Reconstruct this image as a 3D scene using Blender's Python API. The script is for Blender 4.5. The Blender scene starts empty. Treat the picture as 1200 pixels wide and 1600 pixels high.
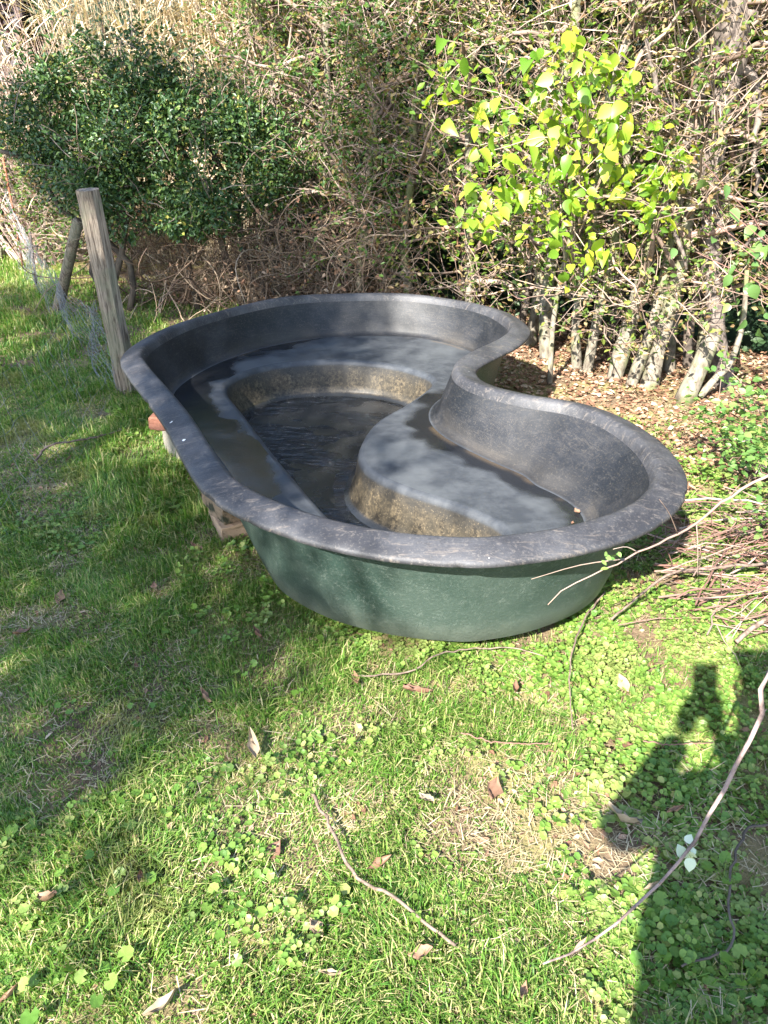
import bpy, bmesh, math
import numpy as np
from mathutils import Vector, geometry

# ------------------------------------------------------------------ camera, sky, sun, exposure
sc = bpy.context.scene
CAM_H, PITCH, FPX = 1.5, math.radians(28), 1202.0        # eye height (m), downward pitch, focal length for a 1200x1600 frame
cam_d = bpy.data.cameras.new('camera'); cam = bpy.data.objects.new('camera', cam_d)
sc.collection.objects.link(cam); sc.camera = cam
cam.location = (0, 0, CAM_H); cam.rotation_euler = (math.radians(90) - PITCH, 0, 0)
cam_d.sensor_fit = 'VERTICAL'; cam_d.sensor_height = 36; cam_d.lens = 36 * FPX / 1600
cam_d.clip_start = 0.01; cam_d.clip_end = 500

SUN_TO = np.array([0.412, 0.780, -0.664]); SUN_TO /= np.linalg.norm(SUN_TO)   # direction the light travels
SUN_EL = math.asin(-SUN_TO[2])
w = bpy.data.worlds.new('World'); sc.world = w; w.use_nodes = True
nt = w.node_tree; bg = nt.nodes['Background']
sky = nt.nodes.new('ShaderNodeTexSky'); sky.sky_type = 'NISHITA'; sky.sun_disc = False
sky.sun_elevation = SUN_EL; sky.sun_rotation = math.atan2(-SUN_TO[0], -SUN_TO[1])
sky.air_density = 1.0; sky.dust_density = 0.6; sky.ozone_density = 1.0
nt.links.new(sky.outputs[0], bg.inputs[0]); bg.inputs[1].default_value = 0.115
sun_d = bpy.data.lights.new('sun', 'SUN'); sun = bpy.data.objects.new('sun', sun_d); sc.collection.objects.link(sun)
sun_d.energy = 5.0; sun_d.angle = math.radians(0.53); sun_d.color = (1.0, 0.955, 0.88)
sun.rotation_euler = Vector(SUN_TO).to_track_quat('-Z', 'Y').to_euler(); sun.location = (-6, -8, 9)
sc.view_settings.view_transform = 'Standard'; sc.view_settings.look = 'None'
sc.view_settings.exposure = 2.5; sc.view_settings.gamma = 1.0
sc.cycles.max_bounces = 6; sc.cycles.transparent_max_bounces = 6; sc.cycles.use_denoising = True
sc.cycles.diffuse_bounces = 3; sc.cycles.glossy_bounces = 3; sc.cycles.transmission_bounces = 4
sc.cycles.sample_clamp_indirect = 8

# ------------------------------------------------------------------ helpers
RNG = np.random.default_rng(11)
COL = sc.collection

def ray(px, py):
    a = (px - 600) / FPX; b = -(py - 800) / FPX
    return np.array([a, math.cos(PITCH) + b * math.sin(PITCH), -math.sin(PITCH) + b * math.cos(PITCH)])
def gp(px, py, z=0.0):
    d = ray(px, py); p = d * ((z - CAM_H) / d[2]); p[2] = z; return p
def at(px, py, y):
    d = ray(px, py); p = d * (y / d[1]); p[2] += CAM_H; return p

def unit(v):
    v = np.asarray(v, float); n = np.linalg.norm(v, axis=-1, keepdims=True); return v / np.maximum(n, 1e-9)
def sstep(a, b, x):
    t = np.clip((x - a) / (b - a), 0, 1); return t * t * (3 - 2 * t)
def vnoise(x, y, s=0):
    xi = np.floor(x).astype(np.int64); yi = np.floor(y).astype(np.int64); fx = x - xi; fy = y - yi
    def h(i, j):
        n = (i * 374761393 + j * 668265263 + s * 1274126177) & 0xffffffff
        n = ((n ^ (n >> 13)) * 1274126177) & 0xffffffff
        return ((n ^ (n >> 16)) & 0xffff) / 65535.0
    ux = fx * fx * (3 - 2 * fx); uy = fy * fy * (3 - 2 * fy)
    return (h(xi, yi) * (1 - ux) + h(xi + 1, yi) * ux) * (1 - uy) + (h(xi, yi + 1) * (1 - ux) + h(xi + 1, yi + 1) * ux) * uy
def fbm(x, y, s=0):
    return (vnoise(x, y, s) + .5 * vnoise(x * 2.1, y * 2.1, s + 1) + .25 * vnoise(x * 4.3, y * 4.3, s + 2)) / 1.75
def gz(x, y):
    return .012 * np.sin(2.1 * x + .7) * np.cos(1.7 * y) + .012 * (fbm(np.asarray(x) * 3, np.asarray(y) * 3, 5) - .5)

def make_mesh(name, V, faces, smooth=False, mi=None):
    V = np.asarray(V, np.float32); me = bpy.data.meshes.new(name)
    faces = [np.asarray(f, np.int32) for f in faces if len(f)]
    me.vertices.add(len(V)); me.vertices.foreach_set('co', V.ravel())
    nl = sum(f.size for f in faces); npo = sum(len(f) for f in faces)
    me.loops.add(nl); me.polygons.add(npo)
    me.loops.foreach_set('vertex_index', np.concatenate([f.ravel() for f in faces]))
    tot = np.concatenate([np.full(len(f), f.shape[1], np.int32) for f in faces])
    st = np.concatenate([[0], np.cumsum(tot)[:-1]]).astype(np.int32)
    me.polygons.foreach_set('loop_start', st)
    me.polygons.foreach_set('use_smooth', np.full(npo, smooth, bool))
    if mi is not None: me.polygons.foreach_set('material_index', np.concatenate(mi).astype(np.int32))
    me.update(calc_edges=True); me.validate()
    return me

class MB:                                    # collects pieces of ONE mesh
    def __init__(s): s.V = []; s.F = []; s.n = 0
    def add(s, V, faces):
        V = np.asarray(V, float).reshape(-1, 3)
        for f in faces:
            f = np.asarray(f)
            if len(f): s.F.append(f + s.n)
        s.V.append(V); s.n += len(V)
    def mesh(s, name, origin=(0, 0, 0), smooth=False):
        return make_mesh(name, np.concatenate(s.V) - np.asarray(origin), s.F, smooth)

def obj(name, me, m=None, parent=None, loc=(0, 0, 0)):
    o = bpy.data.objects.new(name, me); COL.objects.link(o); o.location = loc
    if m is not None and me is not None:
        if len(me.materials) == 0: me.materials.append(m)
    if parent is not None: o.parent = parent
    return o
def tag(o, label, cat, group=None, kind=None):
    o['label'] = label; o['category'] = cat
    if group: o['group'] = group
    if kind: o['kind'] = kind
    return o
def thing(name, label, cat, loc=(0, 0, 0), group=None):
    o = bpy.data.objects.new(name, None); COL.objects.link(o); o.location = [float(c) for c in loc]
    o.empty_display_size = .1
    return tag(o, label, cat, group)

def tubes(P, R, sides=4, seed=0):
    P = np.asarray(P, float); R = np.asarray(R, float); n, k, _ = P.shape
    T = unit(np.gradient(P, axis=1))
    ref = np.tile(np.array([.31, .52, .795]), (n, 1)); bad = np.abs((unit(P[:, -1] - P[:, 0]) * ref).sum(1)) > .85
    ref[bad] = [.8, -.6, .05]
    A = unit(np.cross(T, ref[:, None, :])); B = np.cross(T, A)
    ang = np.arange(sides) * 2 * math.pi / sides
    V = P[:, :, None, :] + R[:, :, None, None] * (A[:, :, None, :] * np.cos(ang)[None, None, :, None] + B[:, :, None, :] * np.sin(ang)[None, None, :, None])
    idx = np.arange(n * k * sides).reshape(n, k, sides)
    a = idx[:, :-1, :]; b = idx[:, 1:, :]
    Q = np.stack([a, np.roll(a, -1, 2), np.roll(b, -1, 2), b], -1).reshape(-1, 4)
    return V.reshape(-1, 3), [Q]

def spline(pts, n, closed=False):
    P = np.asarray(pts, float)
    if closed: Q = np.concatenate([P[-1:], P, P[:2]]); m = len(P)
    else: Q = np.concatenate([2 * P[:1] - P[1:2], P, 2 * P[-1:] - P[-2:-1]]); m = len(P) - 1
    out = []
    for i in range(m):
        p0, p1, p2, p3 = Q[i:i + 4]; t = np.linspace(0, 1, 24, endpoint=False)[:, None]
        out.append(.5 * (2 * p1 + (p2 - p0) * t + (2 * p0 - 5 * p1 + 4 * p2 - p3) * t ** 2 + (3 * p1 - p0 - 3 * p2 + p3) * t ** 3))
    D = np.concatenate(out + [P[:1] if closed else P[-1:]])
    L = np.concatenate([[0], np.cumsum(np.linalg.norm(np.diff(D, axis=0), axis=1))])
    s = np.linspace(0, L[-1], n, endpoint=not closed)
    return np.stack([np.interp(s, L, D[:, c]) for c in range(P.shape[1])], 1)

def stick_path(pts, n=14, jit=.004, rng=RNG):
    p = spline(pts, n); p[1:-1] += rng.normal(0, jit, (n - 2, 3)); return p

# leaf templates: x across, y to the tip, z normal
def leaf_t(wid=.5, fold=.18, curl=.15, pts=((.0, 0), (.3, .85), (.62, 1.0), (.85, .55), (1, 0))):
    V = []; L = []; Rr = []; M = []
    for y, hw in pts:
        z = -curl * (y ** 2)
        M.append(len(V)); V.append((0, y, z))
        if hw > 0:
            L.append(len(V)); V.append((-hw * wid / 2, y - .03, z + fold * hw * wid / 2)); Rr.append(len(V)); V.append((hw * wid / 2, y - .03, z + fold * hw * wid / 2))
    k = len(pts); tri = [(M[0], Rr[0], M[1]), (M[0], M[1], L[0]), (M[k - 2], Rr[-1], M[k - 1]), (M[k - 2], M[k - 1], L[-1])]
    quad = []
    for i in range(k - 3):
        quad += [(M[i + 1], Rr[i], Rr[i + 1], M[i + 2]), (M[i + 1], M[i + 2], L[i + 1], L[i])]
    return np.array(V, float), [np.array(tri), np.array(quad)]
LEAF_OV = leaf_t(.62)
LEAF_BROAD = leaf_t(.85, .12, .2, ((0, 0), (.12, .75), (.4, 1.0), (.7, .72), (1, 0)))
LEAF_HAZEL = leaf_t(.74, .30, .34, ((0, 0), (.08, .5), (.25, .92), (.46, 1.0), (.62, .86), (.8, .5), (1, 0)))
LEAF_SIMPLE = (np.array([(0, 0, 0), (-.26, .42, .06), (.26, .42, .06), (-.17, .78, .03), (.17, .78, .03), (0, 1, -.08), (0, .5, -.03)]),
               [np.array([(0, 2, 6), (0, 6, 1), (2, 4, 6), (4, 5, 6), (6, 5, 3), (6, 3, 1)])])
LEAF_DIA = (np.array([(0, 0, 0), (-.24, .5, .08), (0, 1, -.05), (.24, .5, .08)]), [np.array([(0, 3, 2), (0, 2, 1)])])

def frames(d, up):
    d = unit(d); s = np.cross(d, up); bad = np.linalg.norm(s, axis=1) < 1e-3
    s[bad] = np.cross(d[bad], [.3, .9, .1]); s = unit(s); n = np.cross(s, d)
    return np.stack([s, d, n], 2)
def scatter(tmpl, P, d, up, size):
    tv, tf = tmpl; M = frames(d, up); n = len(P); size = np.broadcast_to(size, (n,))
    V = np.einsum('nij,vj->nvi', M, tv) * size[:, None, None] + P[:, None, :]
    off = (np.arange(n) * len(tv))[:, None, None]
    return V.reshape(-1, 3), [(f[None] + off).reshape(-1, f.shape[1]) for f in tf]

def rdir(n, rng, zlo=-1., zhi=1.):
    z = rng.uniform(zlo, zhi, n); a = rng.uniform(0, 2 * math.pi, n); r = np.sqrt(np.maximum(0, 1 - z * z))
    return np.stack([r * np.cos(a), r * np.sin(a), z], 1)

def wander(start, d0, length, k, wig, rng, grav=0.):
    n = len(start); P = np.zeros((n, k, 3)); P[:, 0] = start; d = unit(d0); st = np.broadcast_to(length, (n,)) / (k - 1)
    for i in range(1, k):
        d = unit(d + rng.normal(0, wig, (n, 3)) + np.array([0, 0, grav])); P[:, i] = P[:, i - 1] + d * st[:, None]
    return P

def inpoly(P, poly):
    x, y = P[:, 0], P[:, 1]; c = np.zeros(len(P), bool); j = len(poly) - 1
    for i in range(len(poly)):
        xi, yi = poly[i]; xj, yj = poly[j]
        c ^= ((yi > y) != (yj > y)) & (x < (xj - xi) * (y - yi) / (yj - yi + 1e-12) + xi); j = i
    return c
def near_poly(P, poly):
    A = poly; B = np.roll(poly, -1, 0); AB = B - A
    t = np.clip(((P[:, None] - A) * AB).sum(2) / ((AB * AB).sum(1) + 1e-12), 0, 1)
    Q = A + t[..., None] * AB; D = np.linalg.norm(P[:, None] - Q, axis=2); i = D.argmin(1)
    return Q[np.arange(len(P)), i], D[np.arange(len(P)), i]

# ------------------------------------------------------------------ materials
class NT:
    def __init__(s, name):
        s.m = bpy.data.materials.new(name); s.m.use_nodes = True; s.t = s.m.node_tree; s.N = s.t.nodes; s.L = s.t.links
        s.p = s.N['Principled BSDF']; s.out = s.N['Material Output']
    def n(s, ty, **kw):
        x = s.N.new('ShaderNode' + ty)
        for k, v in kw.items():
            if hasattr(x, k) and k not in x.inputs.keys(): setattr(x, k, v)
            else: x.inputs[k].default_value = v
        return x
    def l(s, a, b): s.L.new(a, b)
    def ramp(s, fac, stops, const=False):
        r = s.N.new('ShaderNodeValToRGB'); cr = r.color_ramp
        if const: cr.interpolation = 'CONSTANT'
        while len(cr.elements) < len(stops): cr.elements.new(.5)
        for e, (p, c) in zip(cr.elements, stops):
            e.position = p; e.color = (*c, 1) if len(c) == 3 else c
        s.l(fac, r.inputs[0]); return r.outputs[0]
    def fr(s, fac, a, b):                       # soft threshold a..b -> 0..1
        m = s.N.new('ShaderNodeMapRange'); m.inputs[1].default_value = a; m.inputs[2].default_value = b; m.interpolation_type = 'SMOOTHSTEP'
        s.l(fac, m.inputs[0]); return m.outputs[0]
    def noise(s, scale, detail=4, rough=.55, vec=None, dist=0., dims=None):
        x = s.N.new('ShaderNodeTexNoise'); x.inputs['Scale'].default_value = scale; x.inputs['Detail'].default_value = detail
        x.inputs['Roughness'].default_value = rough; x.inputs['Distortion'].default_value = dist
        s.l(vec if vec is not None else s.coord(), x.inputs['Vector']); return x.outputs['Fac']
    def coord(s):
        if not hasattr(s, '_c'): s._c = s.N.new('ShaderNodeTexCoord').outputs['Object']
        return s._c
    def scaled(s, v):
        x = s.N.new('ShaderNodeMapping'); x.inputs['Scale'].default_value = v; s.l(s.coord(), x.inputs[0]); return x.outputs[0]
    def mix(s, fac, a, b, blend='MIX'):
        x = s.N.new('ShaderNodeMix'); x.data_type = 'RGBA'; x.blend_type = blend
        for i, v in ((0, fac), (6, a), (7, b)):
            if hasattr(v, 'is_linked'): s.l(v, x.inputs[i])
            else: x.inputs[i].default_value = v if i == 0 else ((*v, 1) if len(v) == 3 else v)
        return x.outputs[2]
    def math(s, op, a, b=None):
        x = s.N.new('ShaderNodeMath'); x.operation = op
        for i, v in enumerate((a, b)):
            if v is None: continue
            if hasattr(v, 'is_linked'): s.l(v, x.inputs[i])
            else: x.inputs[i].default_value = v
        return x.outputs[0]
    def bump(s, h, strength=.3, dist=.01):
        b = s.N.new('ShaderNodeBump'); b.inputs['Strength'].default_value = strength; b.inputs['Distance'].default_value = dist
        s.l(h, b.inputs['Height']); s.l(b.outputs[0], s.p.inputs['Normal']); return b
    def base(s, c, rough=.6, spec=None):
        if hasattr(c, 'is_linked'): s.l(c, s.p.inputs['Base Color'])
        else: s.p.inputs['Base Color'].default_value = (*c, 1)
        if hasattr(rough, 'is_linked'): s.l(rough, s.p.inputs['Roughness'])
        else: s.p.inputs['Roughness'].default_value = rough
        if spec is not None: s.p.inputs['Specular IOR Level'].default_value = spec

def leaf_mat(name, stops, trans=.35, rough=.45, spec=.4, patch=None, tint=1.5):
    """stops: random-per-leaf colours; patch: (scale, colour, lo, hi) slow change from plant to plant"""
    t = NT(name); g = t.N.new('ShaderNodeNewGeometry'); oi = t.N.new('ShaderNodeObjectInfo')
    r = t.math('FRACT', t.math('ADD', g.outputs['Random Per Island'], oi.outputs['Random']))
    c = t.ramp(r, stops)
    if patch:
        wp = t.N.new('ShaderNodeNewGeometry')
        c = t.mix(t.fr(t.noise(patch[0], 3, vec=wp.outputs['Position']), patch[2], patch[3]), c, t.mix(.6, c, patch[1]))
    c = t.mix(t.math('MULTIPLY', t.noise(60, 2), .5), c, t.mix(1., c, (.6, .62, .5), 'MULTIPLY'))
    t.base(c, rough, spec)
    tr = t.N.new('ShaderNodeBsdfTranslucent'); t.l(t.mix(1., c, (1.25 * tint, 1.35 * tint, .55 * tint), 'MULTIPLY'), tr.inputs[0])
    mx = t.N.new('ShaderNodeMixShader'); mx.inputs[0].default_value = trans
    t.l(t.p.outputs[0], mx.inputs[1]); t.l(tr.outputs[0], mx.inputs[2]); t.l(mx.outputs[0], t.out.inputs[0])
    return t.m

def bark_mat(name, a, b, scale=18, moss=None, vs=(1, 1, .5), rough=.85, bump=.35):
    t = NT(name); v = t.scaled(vs); n1 = t.noise(scale, 6, .65, v); n2 = t.noise(4, 3)
    c = t.mix(t.fr(n1, .32, .62), a, b)
    if moss:
        c = t.mix(t.math('MULTIPLY', t.fr(n2, .46, .60), .75), c, moss); c = t.mix(t.math('MULTIPLY', t.fr(t.noise(11, 5, .7), .54, .64), .5), c, tuple(q * .6 for q in a))
    t.base(c, rough, .25); t.bump(n1, bump, .006); return t.m
def twig_mat(name, stops):
    t = NT(name); g = t.N.new('ShaderNodeNewGeometry'); oi = t.N.new('ShaderNodeObjectInfo')
    r = t.math('FRACT', t.math('ADD', g.outputs['Random Per Island'], oi.outputs['Random']))
    c = t.ramp(r, stops); c = t.mix(t.noise(45, 3), c, t.mix(1., c, (.55, .5, .48), 'MULTIPLY'))
    t.base(c, .75, .3); return t.m

M = {}
M['grass'] = leaf_mat('grass', [(0, (.055, .145, .020)), (.30, (.095, .195, .027)), (.60, (.15, .250, .044)), (.76, (.26, .29, .09)), (1, (.46, .39, .21))], .30, .5, .35,
                      patch=(2.3, (.36, .31, .13), .56, .70), tint=1.3)
M['dry_grass'] = leaf_mat('dry_grass', [(0, (.20, .145, .085)), (.5, (.36, .285, .175)), (1, (.48, .40, .27))], .1, .7, .2, tint=.9)
M['clover'] = leaf_mat('clover', [(0, (.065, .140, .022)), (.5, (.125, .215, .036)), (.85, (.18, .260, .052)), (1, (.27, .28, .09))], .25, .5, .35, patch=(4., (.24, .27, .09), .48, .66), tint=1.35)
M['weed'] = leaf_mat('weed', [(0, (.075, .16, .020)), (.6, (.12, .21, .03)), (1, (.19, .26, .06))], .3, .42, .45, tint=1.4)
M['shrub'] = leaf_mat('shrub_leaf', [(0, (.016, .042, .014)), (.5, (.034, .076, .020)), (.86, (.070, .125, .028)), (.96, (.14, .19, .04)), (1, (.26, .22, .05))], .12, .42, .4)
M['hedge_mid'] = leaf_mat('hedge_leaf_mid', [(0, (.035, .085, .018)), (.42, (.07, .14, .025)), (.70, (.13, .19, .04)), (.84, (.27, .18, .09)), (1, (.15, .085, .045))], .3, .5, .35)
M['hedge_right'] = leaf_mat('hedge_leaf_right', [(0, (.05, .10, .018)), (.4, (.10, .16, .028)), (.58, (.19, .21, .045)), (.74, (.31, .235, .12)), (1, (.18, .105, .055))], .32, .5, .35)
M['bright'] = leaf_mat('sapling_leaf', [(0, (.09, .19, .018)), (.4, (.17, .27, .025)), (.75, (.27, .35, .035)), (1, (.38, .39, .05))], .42, .42, .45, tint=1.5)
M['bright_small'] = leaf_mat('sapling_small_leaf', [(0, (.07, .14, .016)), (.5, (.14, .23, .018)), (1, (.30, .34, .03))], .4, .45, .4)
M['ivy'] = leaf_mat('right_shoot_leaf', [(0, (.05, .11, .028)), (.6, (.09, .16, .045)), (1, (.16, .22, .065))], .25, .35, .5)
M['rose'] = leaf_mat('rose_leaf', [(0, (.06, .13, .03)), (.7, (.12, .21, .05)), (1, (.20, .25, .07))], .28, .45, .4)
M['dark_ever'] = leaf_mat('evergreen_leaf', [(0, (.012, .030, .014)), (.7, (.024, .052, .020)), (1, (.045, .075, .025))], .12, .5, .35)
M['purple'] = leaf_mat('shade_dark_leaf', [(0, (.010, .006, .007)), (.8, (.022, .010, .011)), (1, (.05, .016, .014))], .12, .55, .25)  # near-black leaf colour stands in for the shade over the corner hedge
M['shade_tree'] = leaf_mat('tree_leaf', [(0, (.035, .085, .016)), (1, (.07, .12, .025))], .3, .45, .4)
M['straw'] = leaf_mat('reed_straw', [(0, (.50, .41, .28)), (.5, (.64, .55, .41)), (.9, (.48, .35, .24)), (1, (.28, .25, .12))], .08, .6, .3, tint=1.0)
M['plume'] = leaf_mat('reed_stem', [(0, (.52, .39, .35)), (.6, (.66, .53, .48)), (1, (.46, .29, .26))], .1, .6, .3, tint=1.0)
M['litter'] = leaf_mat('litter_leaf', [(0, (.11, .055, .036)), (.4, (.22, .115, .07)), (.75, (.33, .20, .13)), (1, (.44, .34, .25))], .12, .7, .25, tint=.9)
M['dry_leaf'] = leaf_mat('fallen_leaf_brown', [(0, (.12, .062, .042)), (.5, (.21, .115, .075)), (1, (.31, .19, .125))], .12, .6, .3, tint=.9)
M['pale_leaf'] = leaf_mat('fallen_leaf_pale', [(0, (.22, .155, .10)), (1, (.36, .28, .20))], .15, .6, .3, tint=.9)
M['sunlit_leaf'] = leaf_mat('sunlit_leaf', [(0, (.42, .50, .36)), (1, (.62, .68, .56))], .2, .5, .35, tint=.9)  # strong sun on the cane's leaf cluster put into a whitish leaf colour
M['bark'] = bark_mat('hedge_bark', (.07, .057, .043), (.20, .175, .135), 26, (.105, .125, .04))
M['bark_pollard'] = bark_mat('pollard_bark', (.04, .031, .027), (.16, .13, .11), 30)
M['bark_dark'] = bark_mat('tree_bark', (.05, .04, .032), (.12, .095, .075), 12)
M['twig_pale'] = twig_mat('pale_twig', [(0, (.16, .115, .088)), (.5, (.28, .21, .165)), (.88, (.40, .32, .26)), (1, (.22, .115, .09))])
M['twig_mid'] = twig_mat('mid_twig', [(0, (.16, .115, .09)), (.6, (.28, .21, .165)), (1, (.40, .32, .26))])
M['vine'] = twig_mat('vine_stem', [(0, (.10, .065, .045)), (.45, (.19, .125, .085)), (.8, (.30, .225, .155)), (1, (.36, .29, .21))])
M['stick'] = bark_mat('stick_bark', (.07, .048, .036), (.18, .13, .10), 40, None, (1, 1, 1), .7, .4)
M['cane'] = bark_mat('cane_bark', (.08, .055, .05), (.25, .185, .165), 30, None, (1, 1, 1), .6, .5)
M['red_twig'] = twig_mat('red_twig', [(0, (.12, .06, .046)), (.45, (.20, .11, .085)), (.8, (.27, .185, .145)), (1, (.38, .30, .25))])

def ground_material():
    t = NT('soil_and_thatch'); n1 = t.noise(2.2, 5); n2 = t.noise(38, 6, .7); n3 = t.noise(130, 3, .6)
    soil = t.mix(n2, (.075, .048, .030), (.20, .145, .095))
    thatch = t.mix(n3, (.10, .105, .03), (.30, .24, .12))
    c = t.mix(t.fr(n1, .40, .58), thatch, soil); t.base(c, .95, .1); t.bump(n2, .8, .02); return t.m
M['ground'] = ground_material()

def pond_inner():
    t = NT('pond_inside'); co = t.coord(); sx = t.N.new('ShaderNodeSeparateXYZ'); t.l(co, sx.inputs[0]); z = sx.outputs[2]
    g = t.N.new('ShaderNodeNewGeometry'); sn = t.N.new('ShaderNodeSeparateXYZ'); t.l(g.outputs['Normal'], sn.inputs[0]); nz = sn.outputs[2]
    up = t.fr(nz, .93, .99)
    cloud = t.noise(3.2, 5, .6); fine = t.noise(70, 5, .7); mid = t.noise(13, 5, .65); spk = t.noise(190, 2, .5)
    streak = t.noise(5, 5, .7, t.scaled((3.5, 3.5, 26)), .6)
    # upper wall: charcoal with chalky bloom and tide streaks
    wall = t.mix(t.fr(cloud, .38, .68), (.007, .008, .010), (.020, .021, .024))
    wall = t.mix(t.math('MULTIPLY', t.fr(streak, .52, .72), .35), wall, (.055, .052, .049))
    wall = t.mix(t.math('MULTIPLY', t.fr(fine, .56, .72), .35), wall, (.055, .048, .038))
    scr = t.noise(3.5, 6, .78, t.scaled((1, 1, 5)), 2.6); wall = t.mix(t.math('MULTIPLY', t.fr(t.math('ABSOLUTE', t.math('SUBTRACT', scr, .5)), .008, .001), t.math('MULTIPLY', t.fr(cloud, .42, .60), .5)), wall, (.12, .10, .08))
    wall = t.mix(t.math('MULTIPLY', t.fr(t.noise(150, 3, .7), .56, .66), .5), wall, (.06, .051, .039))
    wall = t.mix(t.math('MULTIPLY', t.fr(t.math('ADD', z, t.math('MULTIPLY', t.noise(7, 4), .10)), .42, .34), t.math('MULTIPLY', t.fr(t.noise(2.3, 3), .46, .60), .25)), wall, (.06, .052, .042))
    # shelf: pale dry film and dark wet patches with crisp edges
    dry = t.mix(t.fr(mid, .35, .7), (.026, .029, .034), (.048, .052, .057)); dry = t.mix(t.math('MULTIPLY', t.fr(fine, .55, .7), .4), dry, (.055, .052, .046))
    wetn = t.math('ADD', t.noise(4.2, 6, .62, None, .8), t.math('MULTIPLY', t.fr(sx.outputs[0], -.1, -.5), .11))
    wet = t.fr(wetn, .525, .54)
    shelf = dry
    # lower wall: ochre algae over black
    run = t.noise(9, 5, .65, t.scaled((2.2, 2.2, .35)), .3); al = t.mix(t.fr(t.noise(60, 6, .72), .36, .70), (.016, .014, .011), (.092, .073, .046)); al = t.mix(t.math('MULTIPLY', t.fr(run, .42, .62), .75), al, (.030, .026, .019)); al = t.mix(t.math('MULTIPLY', t.fr(t.math('ADD', z, t.math('MULTIPLY', run, .08)), .225, .275), .7), al, (.026, .025, .023))
    al = t.mix(t.math('MULTIPLY', t.fr(spk, .62, .70), .6), al, (.15, .12, .08))
    floor = t.mix(mid, (.010, .011, .012), (.030, .031, .031))
    low = t.fr(z, .252, .238)                     # below the shelf
    flr = t.fr(z, .112, .100)                     # basin floor
    hi = t.mix(t.fr(z, .2725, .2702), wall, shelf)
    c = t.mix(low, hi, al); c = t.mix(t.math('MULTIPLY', flr, t.fr(nz, .6, .9)), c, floor)
    # ochre silt line where wall meets shelf
    silt = t.math('MULTIPLY', t.fr(t.math('ABSOLUTE', t.math('SUBTRACT', z, .285)), .02, .002), t.fr(t.noise(3.1, 3), .52, .62))
    c = t.mix(t.math('MULTIPLY', silt, .08), c, (.11, .085, .05))
    upz = t.math('MULTIPLY', up, t.fr(z, .31, .285)); wetshelf = t.math('MULTIPLY', upz, wet)
    ro = t.math('ADD', .44, t.math('MULTIPLY', mid, .2))
    ro = t.math('SUBTRACT', ro, t.math('MULTIPLY', flr, .28)); ro = t.math('MAXIMUM', ro, .06)
    t.base(c, ro, .28); t.bump(t.math('ADD', fine, t.math('MULTIPLY', mid, 1.5)), .16, .004); return t.m
def pond_shelf():
    t = NT('pond_shelf'); sx = t.N.new('ShaderNodeSeparateXYZ'); t.l(t.coord(), sx.inputs[0])
    at1 = t.n('Attribute', attribute_name='to_wall').outputs['Fac']; at2 = t.n('Attribute', attribute_name='to_basin').outputs['Fac']
    mid = t.noise(13, 5, .65); fine = t.noise(80, 5, .7); cloud = t.noise(3.4, 4)
    dry = t.mix(t.fr(mid, .35, .7), (.026, .029, .034), (.048, .052, .057)); dry = t.mix(t.math('MULTIPLY', t.fr(fine, .55, .7), .45), dry, (.045, .042, .037))
    dry = t.mix(t.math('MULTIPLY', t.fr(cloud, .45, .65), .5), dry, (.075, .080, .083))
    # water film lies against the wall and creeps towards the basin edge with a ragged border; the left bench is wettest
    left = t.math('MULTIPLY', t.fr(sx.outputs[0], -.05, -.45), .075)
    back = t.math('MULTIPLY', t.fr(sx.outputs[1], .55, .95), .085)
    lim = t.math('SUBTRACT', t.math('ADD', .085, left), back)
    rag = t.math('MULTIPLY', t.math('SUBTRACT', t.noise(3.4, 3, .45, t.scaled((1, 1.3, 1)), .2), .48), .34)
    wet = t.fr(t.math('SUBTRACT', t.math('ADD', lim, rag), at1), -.030, .030)
    c = t.mix(wet, dry, (.010, .011, .013))
    tide = t.fr(t.math('ABSOLUTE', t.math('SUBTRACT', t.math('ADD', lim, rag), at1)), .012, .002)
    c = t.mix(t.math('MULTIPLY', tide, .0), c, (.15, .155, .155))
    silt = t.math('MULTIPLY', t.fr(at1, .035, .004), t.fr(t.noise(2.6, 3), .52, .60)); c = t.mix(t.math('MULTIPLY', silt, .35), c, (.12, .085, .05))
    ro = t.math('SUBTRACT', t.math('ADD', .46, t.math('MULTIPLY', mid, .2)), t.math('MULTIPLY', wet, .42)); t.base(c, t.math('MAXIMUM', ro, .13), .34)
    t.bump(t.math('ADD', fine, t.math('MULTIPLY', mid, 2.)), .14, .004); return t.m
def pond_rim():
    t = NT('pond_rim'); cloud = t.noise(5, 5, .6); fine = t.noise(90, 5, .7); spk = t.noise(28, 2, .45)
    scr = t.noise(9, 5, .75, t.scaled((1, 5, 1)), 1.2)
    c = t.mix(t.fr(cloud, .36, .66), (.018, .018, .021), (.045, .045, .049)); c = t.mix(t.math('MULTIPLY', t.fr(fine, .53, .68), .3), c, (.16, .14, .12))
    c = t.mix(t.math('MULTIPLY', t.fr(scr, .54, .66), .6), c, (.125, .105, .088)); c = t.mix(t.math('MULTIPLY', t.fr(t.noise(160, 3, .7), .60, .68), .35), c, (.15, .135, .12)); c = t.mix(t.math('MULTIPLY', t.fr(t.noise(17, 5, .7), .55, .66), .5), c, (.018, .018, .02)); c = t.mix(t.fr(spk, .765, .785), c, (.55, .55, .54))
    t.base(c, t.math('ADD', .46, t.math('MULTIPLY', fine, .25)), .38); t.bump(t.math('ADD', fine, t.math('MULTIPLY', scr, 1.5)), .3, .004); return t.m
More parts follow.
